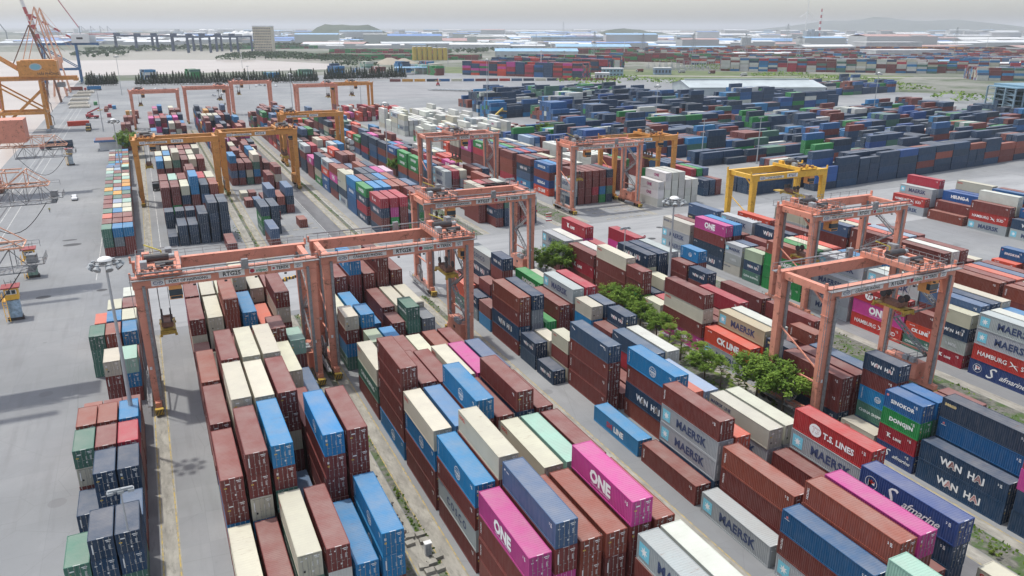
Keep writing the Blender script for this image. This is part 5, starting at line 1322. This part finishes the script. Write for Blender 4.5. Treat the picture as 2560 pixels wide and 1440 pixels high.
for k,(px,py,s,kd,l) in enumerate(((1955,985,1.15,'broad1','large leafy tree at the foot of the RTG28 left leg'),(1890,955,1.05,'broad2','leafy tree just left of the largest one by RTG28'),(1845,965,.7,'palm1','fan palm under the left edge of the big tree'),(1800,935,.8,'palm2','fan palm between grey boxes and the big tree'),
   (1760,915,.75,'broad3','small leafy tree behind the rusty grey box pair'),(1745,880,.9,'palm1','fan palm below the orange lettered box'),(1700,855,1.0,'palm2','fan palm right beside the light mast'),(1670,840,.9,'palm1','fan palm left of the light mast foot'),(1640,815,.75,'broad2','bushy tree at the light mast foot'),(1600,785,.7,'broad1','bushy tree behind the navy stack of two'),
   (1570,745,1.0,'broad3','round tree in front of the maroon tall stack'),(1530,735,.8,'broad1','tree left of the round one, above slate blue box'),(1400,650,1.1,'broad2','round tree right of the RTG27 legs'),(1435,655,.8,'broad3','tree touching the crimson lettered stack'),(1335,640,.75,'broad1','small tree between the RTG27 legs'),(1365,655,.8,'broad2','small tree right behind the RTG27 near leg'))):
    tree(kd,at(px,py+45 if s>.9 else py+35),s,l,STRIP,name='palm_tree' if 'palm' in kd else 'leafy_tree')
tree('broad1',at(995,440),1.1,'light green tree beside the stacks in the middle yard','trees'); tree('broad2',at(940,402),.8,'small palm-like tree by the tank containers','trees'); tree('broad3',at(1365,352),1.3,'bright tree behind RTG33 near the blue shed','trees'); tree('broad2',at(335,392),1.6,'dark tree by the white yard shed','trees'); tree('broad3',at(322,380),1.3,'dark shrub left of RTG13 by the shed','trees')
# weeds along the rails
for i in range(34):
    x=random.choice((82.5,83.5,86.5,84.5,115.5,118,20.5,23.5,52.6)); y=random.uniform(36,100) if x>50 else random.uniform(60,130)
    tree('shrub%s'%('y' if i%2 else 'g'),(x+random.uniform(-1,1),y,0),random.uniform(.35,.9),'low weed clump growing along the crane rails','weeds along the rails',name='weed_clump',cat='weed')
# tufts of grass on the ballast: one scatter
gm=MB(); rg=random.Random(5)
for i in range(9000):
    c=rg.choice(((23.1,24.1),(19.7,20.8),(51.9,53.1),(82.9,86.9),(82.9,86.9),(114.5,121.9),(114.5,121.9)))
    x=rg.uniform(*c); y=rg.uniform(24,160) if rg.random()<.8 else rg.uniform(205,330)
    if math.sin(y*.21+x*.7)+rg.uniform(-1.2,1.2)<.2: continue
    a=rg.uniform(0,6.28); h=rg.uniform(.08,.35); t=rg.random(); dx,dy=math.cos(a)*.16,math.sin(a)*.16
    gm.quad((x-dx,y-dy,0),(x+dx,y+dy,0),(x+dx+.1,y+dy,h),(x-dx+.1,y-dy,h),0,(t,t,t,1))
tag(gm.build('grass_tufts',LEAF),'patchy green grass growing along the rails and ballast','grass',kind='stuff')
# dark conifer hedge at the end of the yard
for x0,x1,y0,y1,n in ((-50,-24,935,935,12),(-4,180,925,900,62),(195,292,925,930,32)):
    for i in range(n):
        f=i/(n-1); tree('conifer%d'%(i%3),(x0+(x1-x0)*f,y0+(y1-y0)*f+random.uniform(-2,2),0),random.uniform(.95,1.35),'dark conifer in the hedge row closing the yard','conifers in the long dark hedge',name='conifer')
def forest(name,pts,label,mat,h=7,size=2.2,seed=1,dens=1.0):
    m=MB(); rnd=random.Random(seed)
    for (x,y,rx,ry) in pts:
        for i in range(int(rx*ry*.05*dens)):
            a=rnd.uniform(0,6.28); r=math.sqrt(rnd.random()); p=Vector((x+rx*r*math.cos(a),y+ry*r*math.sin(a),h*(1-.45*r)*rnd.uniform(.5,1.1)))
            u=Vector((rnd.uniform(-1,1),rnd.uniform(-1,1),rnd.uniform(-.5,.5))).normalized()*size*rnd.uniform(.5,1.2); v=u.cross(Vector((rnd.uniform(-1,1),rnd.uniform(-1,1),.8))).normalized()*size*.6; t=rnd.random()
            m.quad(tuple(p-u),tuple(p-v),tuple(p+u),tuple(p+v),0,(t,t,t,1))
    return tag(m.build(name,mat),label,'woodland',kind='stuff')
def P2(px,py): p=at(px,py); return p.x,p.y
pts=[]
for px,py,rx,ry in ((590,150,30,60),(640,142,50,90),(700,142,60,90),(760,148,60,80),(820,150,50,70),(870,155,40,60),(890,168,30,40)): x,y=P2(px,py); pts.append((x,y,rx*1.2,ry))
forest('mangrove_wood',pts,'dark riverside wood beyond the muddy basin',LEAFD,h=11,size=3.0,dens=2.2)
pts=[]
for px,py,rx,ry in ((1440,205,30,12),(1500,212,30,14),(1560,200,30,14),(1610,205,25,12),(1680,208,30,14),(1720,212,26,10),(1500,160,60,30),(1600,150,70,30),(1700,155,60,30),(1780,170,50,25),(1850,175,60,20),(1950,190,50,18),(2050,200,45,15),(2140,205,45,14),(2230,218,34,12),(2290,228,30,10),(2380,245,30,12),(2440,255,30,12),(1340,185,30,12)): x,y=P2(px,py); pts.append((x,y,rx*.9,ry*1.1))
forest('scrub_belt',pts,'green scrub belt along the road beyond the stacks',LEAF,h=6,size=1.8,seed=3,dens=4.0)
pts=[]
for px,py,rx,ry in ((1150,110,120,160),(1030,118,90,120),(1230,132,100,60),(980,100,200,300),(1500,92,500,200),(1800,100,300,120),(250,140,60,100),(420,125,200,160),(2430,135,150,60),(700,118,200,200)): x,y=P2(px,py); pts.append((x,y,rx,ry))
forest('distant_woods',pts,'hazy clumps of trees scattered around the far industrial land',LEAFD,h=12,size=7,seed=4,dens=.35)
# ------------------------------------------------------------------ buildings of the port and the far city
def rot2(x,y,a): return x*math.cos(a)-y*math.sin(a),x*math.sin(a)+y*math.cos(a)
def corrug(name,col,rough=.5,scale=.8):
    m,nt,b=newmat(name); b.inputs['Roughness'].default_value=rough; tc=N(nt,'ShaderNodeTexCoord'); wv=N(nt,'ShaderNodeTexWave',Scale=scale); wv.bands_direction='X'; nt.links.new(tc.outputs['Object'],wv.inputs['Vector'])
    n=N(nt,'ShaderNodeTexNoise',Scale=.08,Detail=6.0); nt.links.new(tc.outputs['Object'],n.inputs['Vector'])
    c=ramp(nt,n.outputs[0],[(0.3,tuple(v*.82 for v in col)),(0.7,tuple(min(1,v*1.12) for v in col))]); c=mixc(nt,mathn(nt,'MULTIPLY',wv.outputs[0],.25),c,tuple(v*.7 for v in col)+(1,)); nt.links.new(c,b.inputs['Base Color']); return m
RWHITE=corrug('white_sheet_roof',(0.66,0.66,0.65)); RGREY=corrug('pale_grey_sheet',(0.42,0.47,0.48)); RBLUE=corrug('blue_sheet_roof',(0.10,0.24,0.45)); RRED=corrug('faded_red_roof',(0.42,0.24,0.22)); WALLW=corrug('pale_wall',(0.50,0.51,0.51)); BWALL=corrug('beige_wall',(0.52,0.45,0.33)); RLB=corrug('light_blue_roof',(0.26,0.45,0.62))
DKW=flat('dark_opening',(0.05,0.06,0.07),.4)
def hall(x,y,w_,d,h,ang,wall,roof,label,doors=6,name='warehouse',ridge=None,group='warehouses',vent=False):
    """gabled hall; w_ along local x"""
    t=empty(name,(x,y,0),ang); tag(t,label,'warehouse',group); rh=h+(ridge if ridge is not None else d*.07)
    m=MB(); a,b=w_/2,d/2; m.quad((-a,-b,0),(a,-b,0),(a,-b,h),(-a,-b,h)); m.quad((a,b,0),(-a,b,0),(-a,b,h),(a,b,h))
    m.poly([(-a,b,0),(-a,-b,0),(-a,-b,h),(-a,0,rh),(-a,b,h)]); m.poly([(a,-b,0),(a,b,0),(a,b,h),(a,0,rh),(a,-b,h)]); m.build('wall',wall,t)
    m=MB(); e=1.0; m.quad((-a-e,-b-e,h+.05),(a+e,-b-e,h+.05),(a+e,0,rh+.12),(-a-e,0,rh+.12)); m.quad((a+e,b+e,h+.05),(-a-e,b+e,h+.05),(-a-e,0,rh+.12),(a+e,0,rh+.12)); r_=m.build('roof',roof,t)
    if vent: m=MB(); m.box(-a*.95,a*.95,-1.2,1.2,rh+.1,rh+1.2); m.build('ridge_vent',roof,r_)
    for i in range(doors):
        u=-a+(i+.5)*w_/doors; m=MB(); m.box(u-2.2,u+2.2,-b-.12,-b,0,4.6); dd=m.build('door',DKW if i%2 else GREY,t)
        if h>6: m=MB(); m.box(u-3,u+3,-b-2.6,-b-.01,5.0,5.25); m.build('awning',roof,dd)
    return t
p=at(1740,262); hall(488,548,118,60,10.5,R(-22),RGREY,RGREY,'long pale green grey warehouse behind the navy stacks',doors=8,vent=True)
for px,py,l,rf in ((1350,335,'low blue roofed shed behind RTG33',RLB),(1420,335,'blue grey shed beside the bright tree',RGREY)):
    p=at(px,py); hall(p.x,p.y,14,10,4.2,R(8),GREY,rf,l,doors=2,ridge=1.4,name='shed')
p=at(1045,185); t=empty('canopy',p,R(-12)); tag(t,'blue roofed open canopy beyond the truck lot','canopy'); m=MB(); m.box(-30,30,-12,12,8,9); m.build('roof',RLB,t); m=MB()
for i in range(6):
    for j in (-10,10): m.box(-28+i*11.2-.3,-28+i*11.2+.3,j-.3,j+.3,0,8)
m.build('post',PWHITE,t)
# teal glass port tower at the right edge with scaffold stairs
p=at(2535,318); t=empty('control_building',(508,322,0),R(-20)); tag(t,'teal glass building with open stair tower at the right edge','building')
m=MB(); m.box(-2,26,-14,14,0,22.5); m.build('wall',simple('teal_glass',(0.035,0.11,0.12),.2),t); m=MB(); m.box(-3,27,-15,15,22.5,24.5); m.box(-9,-3,-15,12,22.7,23.3); m.build('roof',simple('roof_blue_trim',(0.16,0.28,0.36),.6),t)
m=MB()
for x in (-9,-3):
    for y in (-14,-5,4,12): m.box(x-.4,x+.4,y-.4,y+.4,0,22.7)
for k in range(7):
    m.box(-9,-3,-14,12,3.1*k+2.8,3.1*k+3.0)
    if k<6: m.beam((-8,-13,3.1*k+3),(-4,8,3.1*k+6),.3,1.2)
m.build('stair_tower',simple('stair_blue_grey',(0.22,0.31,0.36),.6),t)
m=MB()
for i in range(7): m.box(-2.05,-2.0,-13+i*4,-10.5+i*4,1,21.5)
for i in range(7): m.box(0+i*3.7,2.6+i*3.7,-14.05,-14.0,1,21.5)
m.build('window',simple('green_window_glass',(0.02,0.06,0.055),.1),t)
# gate area
def block_bldg(px,py,w_,d,h,ang,col,label,storeys=3,name='building',cat='building',roof=None,group=None,win=True,z=0):
    p=at(px,py); t=empty(name,p,ang); tag(t,label,cat,group); m=MB(); m.box(-w_/2,w_/2,-d/2,d/2,0,h); m.build('wall',col,t)
    m=MB(); m.box(-w_/2-.5,w_/2+.5,-d/2-.5,d/2+.5,h,h+h*.05+.4); m.build('roof',roof or RWHITE,t)
    if win:
        for s in range(storeys):
            z0=h*(s+.3)/storeys; z1=h*(s+.72)/storeys; m=MB(); n=max(3,int(w_/4))
            for i in range(n): u=-w_/2+(i+.5)*w_/n; m.box(u-w_/n*.28,u+w_/n*.28,-d/2-.08,-d/2,z0,z1)
            nd=max(2,int(d/4))
            for i in range(nd): u=-d/2+(i+.5)*d/nd; m.box(-w_/2-.08,-w_/2,u-d/nd*.28,u+d/nd*.28,z0,z1)
            m.build('window',DKW,t)
    return t
block_bldg(1530,190,26,16,9,R(-25),simple('gate_blue_wall',(0.25,0.38,0.46),.6),'small blue walled gatehouse with white roof by the road',2)
block_bldg(1505,198,16,12,7,R(-25),WALLW,'low white roofed building left of the gatehouse',1)
block_bldg(1655,186,22,12,8,R(-25),simple('bluegrey_wall',(0.22,0.30,0.42),.6),'blue grey shed behind the tanker trucks',1)
block_bldg(663,128,44,40,58,R(-20),BWALL,'beige apartment tower beside the riverside wood',9)
block_bldg(2215,128,160,60,22,R(-15),WALLW,'long white factory hall, right of the chimney',2,win=False)
block_bldg(2190,118,260,120,20,R(-15),WALLW,'wide white warehouse behind the front white hall',1,win=False)
block_bldg(2255,150,150,50,18,R(-15),WALLW,'white loading hall at the right behind the stacks',1,win=False)
hall(*P2(1870,112),420,180,14,R(-20),WALLW,RBLUE,'very large bright blue roofed factory at the right',doors=5,ridge=8)
hall(*P2(1480,128),190,80,12,R(-25),WALLW,RLB,'long light blue roofed depot behind the container stacks',doors=12)
hall(*P2(1340,142),170,70,12,R(-25),WALLW,RLB,'light blue roofed warehouse, nearest of the blue roofed ones',doors=12)
block_bldg(1420,112,260,40,26,R(-22),WALLW,'white and blue office factory with a striped tower',3,roof=RBLUE)
hall(*P2(1120,112),200,90,14,R(-25),WALLW,RRED,'pale warehouse with faded red roof behind the yellow silos',doors=4,ridge=8)
hall(*P2(1200,122),170,60,12,R(-25),WALLW,RWHITE,'white roofed warehouse right of the yellow silos',doors=8)
rc=random.Random(11); k=0
ADJ=['long','broad','low','wide','pale','plain','big','narrow']
for px,py,w_,d in ((870,85,500,120),(1010,83,300,100),(1130,86,500,160),(1280,88,300,120),(1400,100,300,120),(1520,92,500,150),(1620,96,300,140),(1700,90,500,200),(1760,104,260,100),(1840,92,400,180),(1950,96,300,140),(2010,108,240,90),(1300,80,900,200),(1600,82,900,260),(1900,84,800,240),(2100,98,400,160),(2330,98,500,200),(2450,104,400,160),(2520,112,300,120),(600,92,500,120),(500,97,360,100),(420,100,300,90),(330,104,300,80),(760,96,400,80),(1560,112,200,60),(1650,118,160,50),(1740,128,150,50),(1900,150,110,45),(1960,140,120,40),(2060,132,140,50),(2440,170,70,30),(2500,178,80,34),(2330,176,60,25),(1450,118,180,60)):
    x,y=P2(px,py); rf=rc.choice((RWHITE,RWHITE,RWHITE,RGREY,RLB)); s=math.hypot(x,y)/2500
    where='beneath the horizon' if py<90 else ('in the far industrial belt' if py<115 else 'beyond the far stacks'); side='far left' if px<700 else ('left of centre' if px<1250 else ('right of centre' if px<1800 else 'at the right'))
    t=hall(x,y,w_,d,rc.uniform(10,16),R(-20+rc.uniform(-10,10)),WALLW,rf,f"{ADJ[k%8]} {'white' if rf is RWHITE else 'pale grey' if rf is RGREY else 'blue'} roofed hall {where}, {side}, {ORD[k%12]} along",doors=0,ridge=d*.04); k+=1
# the far industrial district that nobody could count
m=MB(); rd=random.Random(21)
def shed(m,x,y,w_,d,h,a,col):
    c,s=math.cos(a),math.sin(a); q=lambda u,v,z:(x+u*c-v*s,y+u*s+v*c,z); W2,D2=w_/2,d/2; wc=(.42,.43,.43,1)
    m.quad(q(-W2,-D2,0),q(W2,-D2,0),q(W2,-D2,h),q(-W2,-D2,h),0,wc); m.quad(q(-W2,D2,0),q(-W2,-D2,0),q(-W2,-D2,h),q(-W2,D2,h),0,wc); m.quad(q(W2,-D2,0),q(W2,D2,0),q(W2,D2,h),q(W2,-D2,h),0,wc); m.quad(q(W2,D2,0),q(-W2,D2,0),q(-W2,D2,h),q(W2,D2,h),0,wc)
    r=h+d*.05; m.quad(q(-W2,-D2,h+.1),q(W2,-D2,h+.1),q(W2,0,r),q(-W2,0,r),0,col); m.quad(q(W2,D2,h+.1),q(-W2,D2,h+.1),q(-W2,0,r),q(W2,0,r),0,col)
for i in range(1300):
    D_=2300*(4.2**rd.random()); th=math.radians(rd.uniform(-6,62)); x,y=D_*math.sin(th),D_*math.cos(th)
    if D_<3000 and th<.2: continue
    if D_<2800 and th>.5 and rd.random()<.5: continue
    big=rd.random()<.5; w_=rd.uniform(60,220)*(1 if big else .35); col=rd.choice(((.62,.63,.63,1),(.62,.63,.63,1),(.5,.53,.54,1),(.66,.65,.62,1),(.25,.42,.6,1),(.12,.22,.45,1),(.4,.25,.22,1)))
    shed(m,x,y,w_,w_*rd.uniform(.3,.6),rd.uniform(7,15) if rd.random()<.9 else rd.uniform(18,40),math.radians(-20+rd.uniform(-12,12)),col)
tag(m.build('distant_buildings',flat('distant_sheet',(1,1,1),.6,mass=True)),'hazy belt of white and pale roofed industrial buildings out to the horizon','distant buildings',kind='stuff')
# yellow silos
x,y=P2(1070,150)
for i in range(7):
    t=empty('silo',(x-26+9*i,y-3*i,0)); tag(t,'yellow grain silo, %s of the row of seven beside the red stacks'%ORD[i],'silo','yellow silos'); m=MB(); m.tube((0,0,0),(0,0,24 if i<4 else 22),4.3,n=14); m.build('barrel',simple('silo_yellow_%d'%0,(0.50,0.36,0.06),.6),t); m=MB(); m.dome((0,0,22 if i>=4 else 24),4.3,1.2,n=14,k=2); m.build('roof',GREY,t)
for px,py,r,h in ((975,160,30,10),(1010,158,24,8)):
    x,y=P2(px,py); m=MB(); m.tube((x,y,0),(x,y,h),r,r*.15,n=16); tag(m.build('sand_heap',simple('sand',(0.32,0.28,0.22),.9)),'pale sand heap left of the yellow silos, '+('larger' if r==30 else 'smaller'),'sand heap','sand heaps')
# oil tanks, gas spheres
for i,(px,py,r,h,kind) in enumerate(((335,104,24,16,0),(355,102,22,16,0),(392,104,22,15,0),(435,104,42,22,0),(472,105,34,22,0),(510,92,24,40,0),(530,92,22,38,0),(500,104,14,18,0),(590,102,20,0,1),(608,100,20,0,1),(620,106,20,0,1),(636,106,20,0,1),(652,106,20,0,1),(822,92,24,0,1),(835,92,24,0,1),(846,93,24,0,1))):
    x,y=P2(px,py); t=empty('storage_tank',(x,y,0)); tag(t,('white gas sphere, %s' if kind else 'white oil storage tank, %s')%(ORD[i%12]+' from the left across the river'),'storage tank','white tanks across the river')
    m=MB()
    if kind:
        m.dome((0,0,r*1.1),r,r,n=18,k=8,full=True); m.build('shell',RWHITE,t,smooth=True); m=MB()
        for a in range(8): m.beam((r*.8*math.cos(a*.785),r*.8*math.sin(a*.785),0),(r*.8*math.cos(a*.785),r*.8*math.sin(a*.785),r),1.2)
        m.build('support_leg',GREY,t)
    else: m.tube((0,0,0),(0,0,h),r,n=20); m.build('shell',RWHITE,t); m=MB(); m.dome((0,0,h),r,r*.22,n=20,k=3); m.build('roof',RWHITE,t,smooth=True)
# dark blue gantries over the terminal across the basin
BLU=simple('far_crane_navy',(0.05,0.075,0.13),.6)
for i,(px,py) in enumerate(((318,125),(370,128),(410,126),(460,128),(500,132),(530,128),(570,129),(605,129))):
    x,y=P2(px,py); t=empty('gantry_crane',(x,y,0),R(-14)); tag(t,'dark blue gantry crane across the basin, %s from the left'%ORD[i],'gantry crane','dark blue gantry cranes across the basin')
    k=1.25; W2=25
    for dx in (-W2,W2):
        for dy in (-8,8): m=MB(); m.beam((dx,dy,0),(dx,dy*.7,36),3.0,3.0); m.build('leg',BLU,t)
    m=MB(); m.box(-W2-1,W2+1,-7,-4,34,38); m.box(-W2-1,W2+1,4,7,34,38); m.box(-W2-2,-W2+12,-6,6,38,43); m.build('girder',BLU,t)
# red and white chimney with plant, wind turbine, pylons, masts
x,y=P2(2045,106); t=empty('chimney',(x,y,0)); tag(t,'tall chimney banded red and white on the right horizon','chimney')
for i in range(11):
    m=MB(); m.tube((0,0,12*i),(0,0,12*i+12),6-.3*i,5.7-.3*i,n=12); m.build('band',PWHITE if i%2 else RED_,t)
for dx,h in ((-70,46),(-45,52),(-20,44),(25,40)): m=MB(); m.box(dx-9,dx+9,-10,10,0,h); m.build('boiler_house',simple('plant_grey_blue',(0.33,0.38,0.42),.6),t)
x,y=P2(2012,84); t=empty('wind_turbine',(x,y,0)); tag(t,'faint white wind turbine left of the banded chimney','wind turbine'); m=MB(); m.tube((0,0,0),(0,0,210),6,3,n=8); m.build('tower',PWHITE,t)
for a in (90,210,330): m=MB(); m.beam((0,-4,210),(110*math.cos(R(a)),-4,210+110*math.sin(R(a))),5,1.5); m.build('blade',PWHITE,t)
def pylon(px,py,h,label):
    p=at(px,py); t=empty('pylon',p); tag(t,label,'pylon','lattice pylons'); m=MB(); w0=h*.1
    for sx in (-1,1):
        for sy in (-1,1): m.beam((sx*w0,sy*w0,0),(sx*w0*.15,sy*w0*.15,h),.35)
    for k in range(8):
        z0=h*k/8; z1=h*(k+1)/8; a=w0*(1-.85*k/8); b=w0*(1-.85*(k+1)/8)
        for sy in (-1,1): m.beam((-a,sy*a,z0),(b,sy*b,z1),.22); m.beam((a,sy*a,z0),(-b,sy*b,z1),.22); m.beam((sy*a,-a,z0),(sy*b,b,z1),.22)
    for f in (.68,.8,.92): m.beam((-h*.16,0,h*f),(h*.16,0,h*f),.35)
    m.build('lattice',GREY,t)
for px,py,h,s in ((1605,150,48,'left of the substation'),(1730,160,50,'over the substation'),(1860,150,48,'right of the substation'),(1995,165,46,'behind the white buildings'),(1485,140,50,'far left of the substation'),(2385,122,60,'on the right by the grey halls'),(1408,92,90,'on the horizon right of centre'),(1965,118,70,'before the blue roof')):
    pylon(px,py,h,'grey lattice pylon '+s)
# electrical substation: a thicket of gantries
m=MB(); rs=random.Random(9); x0,y0=P2(1760,172)
for i in range(9):
    for j in range(5):
        x=x0-70+i*17; y=y0-20+j*16-i*6; h=rs.uniform(9,14)
        m.beam((x,y,0),(x,y,h),.35); m.beam((x+7,y-2,0),(x+7,y-2,h),.35); m.beam((x,y,h),(x+7,y-2,h),.35)
        for q in range(3): m.tube((x+q*2.3,y+4,0),(x+q*2.3,y+4,5),.4,.2,n=5)
tag(m.build('substation',GREY),'grey electrical substation of steel frames beside the road','substation')
for i,(px,py,h) in enumerate(((905,100,40),(935,112,44),(960,104,38),(1090,106,40),(995,110,36),(888,98,45),(1027,108,38),(850,125,30),(1120,160,24),(1352,190,30),(1410,170,24),(2465,125,62),(1340,130,40),(1560,140,30),(545,120,40),(606,170,22),(1178,110,30))):
    p=at(px,py); m=MB(); m.tube((0,0,0),(0,0,h),.8 if h>35 else .5,.4,n=6); m.box(-1.6,1.6,-.4,.4,h,h+1); o=m.build('lamp_mast',PWHITE if i%2 else GREY); o.location=p; tag(o,'thin distant mast, %s of the far group %s'%(ORD[i%12],'left of centre' if px<1200 else 'right of centre'),'mast','thin distant masts')
# ships and cranes across the river at the far left
t=empty('cargo_ship',(P2(235,92)[0],P2(235,92)[1],0),R(10)); tag(t,'red brown cargo ship moored far left behind the blue crane','ship'); m=MB(); m.poly([(-110,-14,0),(110,-14,0),(120,0,0),(110,14,0),(-110,14,0)]); m.box(-110,105,-14,14,0,20); m.build('hull',RED_,t); m=MB(); m.box(-104,-80,-12,12,20,46); m.build('bridge',PWHITE,t)
m=MB()
for x in (-60,-10,40,80): m.beam((x,0,20),(x,0,62),3); m.beam((x,0,60),(x+22,0,36),2)
m.build('derrick',GREY,t)
for px,py,l,h in ((205,85,'raised pink grey crane boom behind the blue crane',150),(20,80,'faint curved crane boom on the far left horizon',110)):
    p=at(px,py+25); t=empty('distant_crane',p); tag(t,l,'crane'); m=MB(); m.beam((0,0,0),(0,0,h*.4),4); m.build('tower',GREY,t); m=MB(); m.beam((0,0,h*.35),(-h*.35,0,h),3.5); m.build('boom',RED_ if px>100 else GREY,t)
# smoke plume
p=at(560,84); m=MB(); m.dome((0,0,90),34,16,n=12,k=4,full=True); m.dome((34,0,80),20,10,n=10,k=4,full=True); m.tube((40,0,0),(40,0,70),4,3,n=8)
# hills
def hill(name,pts,h,depth,mat):
    """ridge through pts (x,y,height) with real depth"""
    m=MB(); n=len(pts); idx=[]
    for (x,y,z) in pts: m.v += [(x-depth*.0,y-depth,-1),(x,y-depth*.4,z*.65),(x,y,z),(x,y+depth,-1)]
    for i in range(n-1):
        for k in range(3): a=4*i+k; m.f.append((a,a+4,a+5,a+1)); m.m.append(0); m.c.append(None); m.uv.append(None)
    return struct(m.build(name,mat,smooth=True))
HM=noisy('hill_wood',[(0.35,(0.03,0.05,0.03)),(0.65,(0.07,0.09,0.055))],0.006)
def ridge(px0,px1,D,heights,depth):
    n=len(heights); pts=[]
    for i,hh in enumerate(heights):
        px=px0+(px1-px0)*i/(n-1); d=fw*F+r2*(px-1280)-u2*(68-720); q=Vector((d.x,d.y,0)).normalized()*D; pts.append((q.x,q.y,hh))
    return pts
hill('near_hill',ridge(770,985,4300,[4,55,72,68,70,66,66,70,52,30,4],300),0,400,HM)
hill('far_hills',ridge(1950,2480,14000,[20,60,110,150,165,160,180,215,205,180,160,155,165,175,160,120,40],900),0,1500,HM)
hill('low_ridge',ridge(1500,1680,5200,[8,42,48,52,46,44,34,30,24,5],300),0,300,HM)
hill('right_wood_ridge',ridge(2120,2700,5200,[4,10,12,12,13,12,12,12,12,12],300),0,500,HM)
hill('left_shore',ridge(-300,800,7500,[8,14,16,14,18,16,14,18,16,12],300),0,600,HM)
# cars parked beyond the left yard
carm=[CARW,flat('car_silver',(0.45,0.46,0.48),.35),flat('car_dark',(0.04,0.04,0.045),.35)]
kk=0
for (px,py) in ((390,224),(412,222),(545,228),(555,236),(570,246),(548,250),(572,258),(592,218),(604,216),(640,216),(650,214),(662,215),(690,216),(535,240),(560,262)):
    p=at(px,py); car(p,R(random.uniform(-30,30)),'%s car parked in the lot behind the left yard, %s of fifteen'%(('white','silver','dark')[kk%3],['first','second','third','fourth','fifth','sixth','seventh','eighth','ninth','tenth','eleventh','twelfth','thirteenth','fourteenth','last'][kk]),carm[kk%3],group='cars parked behind the yard'); kk+=1
# empty chassis parked in the lot
for i in range(22):
    t=empty('trailer',(258+i*3.4,735-i*3.0,0),R(-52)); tag(t,'flat empty trailer parked diagonally in the truck lot, in the long row','trailer','empty trailers in the truck lot'); m=MB(); m.box(-1.2,1.2,-6.5,6.5,1.0,1.3); m.box(-1.1,1.1,3,5.5,.2,1.0); m.build('bed',GREY,t)
for i,(px,py,c) in enumerate(((1705,182,'W'),(1600,180,'n'),(1780,184,'m'),(1860,190,'W'),(1580,200,'W'))):
    p=at(px,py); truck(p,R(-70),['white truck with a long white box on the far road','truck with a brown box by the gatehouse','truck with a maroon box on the far road','white truck near the roundabout','white truck left of the scrub'][i],(0.6,0.6,0.6)); load(p,R(-70),c,L40,['white container riding on the far road truck','brown container on the truck by the gatehouse','maroon container on the far road truck','white container on the truck near the roundabout','white container on the truck left of the scrub'][i])
# steel service frames beside RTG33
for i,(px,py) in enumerate(((1330,375),(1360,372),(1395,376),(1430,385),(1480,395))):
    p=at(px,py+8); m=MB()
    for sx in (-3,3):
        for sy in (-1.2,1.2): m.beam((sx,sy,0),(sx,sy,9),.15)
    for z in (3,6,9): 
        for sy in (-1.2,1.2): m.beam((-3,sy,z),(3,sy,z),.12)
        m.beam((-3,-1.2,z-3),(3,-1.2,z),.1)
    o=m.build('reefer_access_frame',GREY); o.location=p; o.rotation_euler.z=0; tag(o,'grey steel access frame between the white reefer stacks, %s from left'%ORD[i],'access frame','steel access frames')
# ------------------------------------------------------------------ the air over the port
hz=MB(); hz.box(-33000,33000,-2200,62000,-1.0,175.0)
m_h=bpy.data.materials.new('haze_air'); m_h.use_nodes=True; nth=m_h.node_tree; nth.nodes.remove(nth.nodes['Principled BSDF'])
pv=nth.nodes.new('ShaderNodeVolumePrincipled'); pv.inputs['Color'].default_value=(0.93,0.95,0.98,1); pv.inputs['Density'].default_value=0.000085; pv.inputs['Anisotropy'].default_value=0.2
nth.links.new(pv.outputs[0],nth.nodes['Material Output'].inputs['Volume'])
hzo=hz.build('haze',m_h); tag(hzo,'pale haze hanging over the port and the far city','haze',kind='stuff')
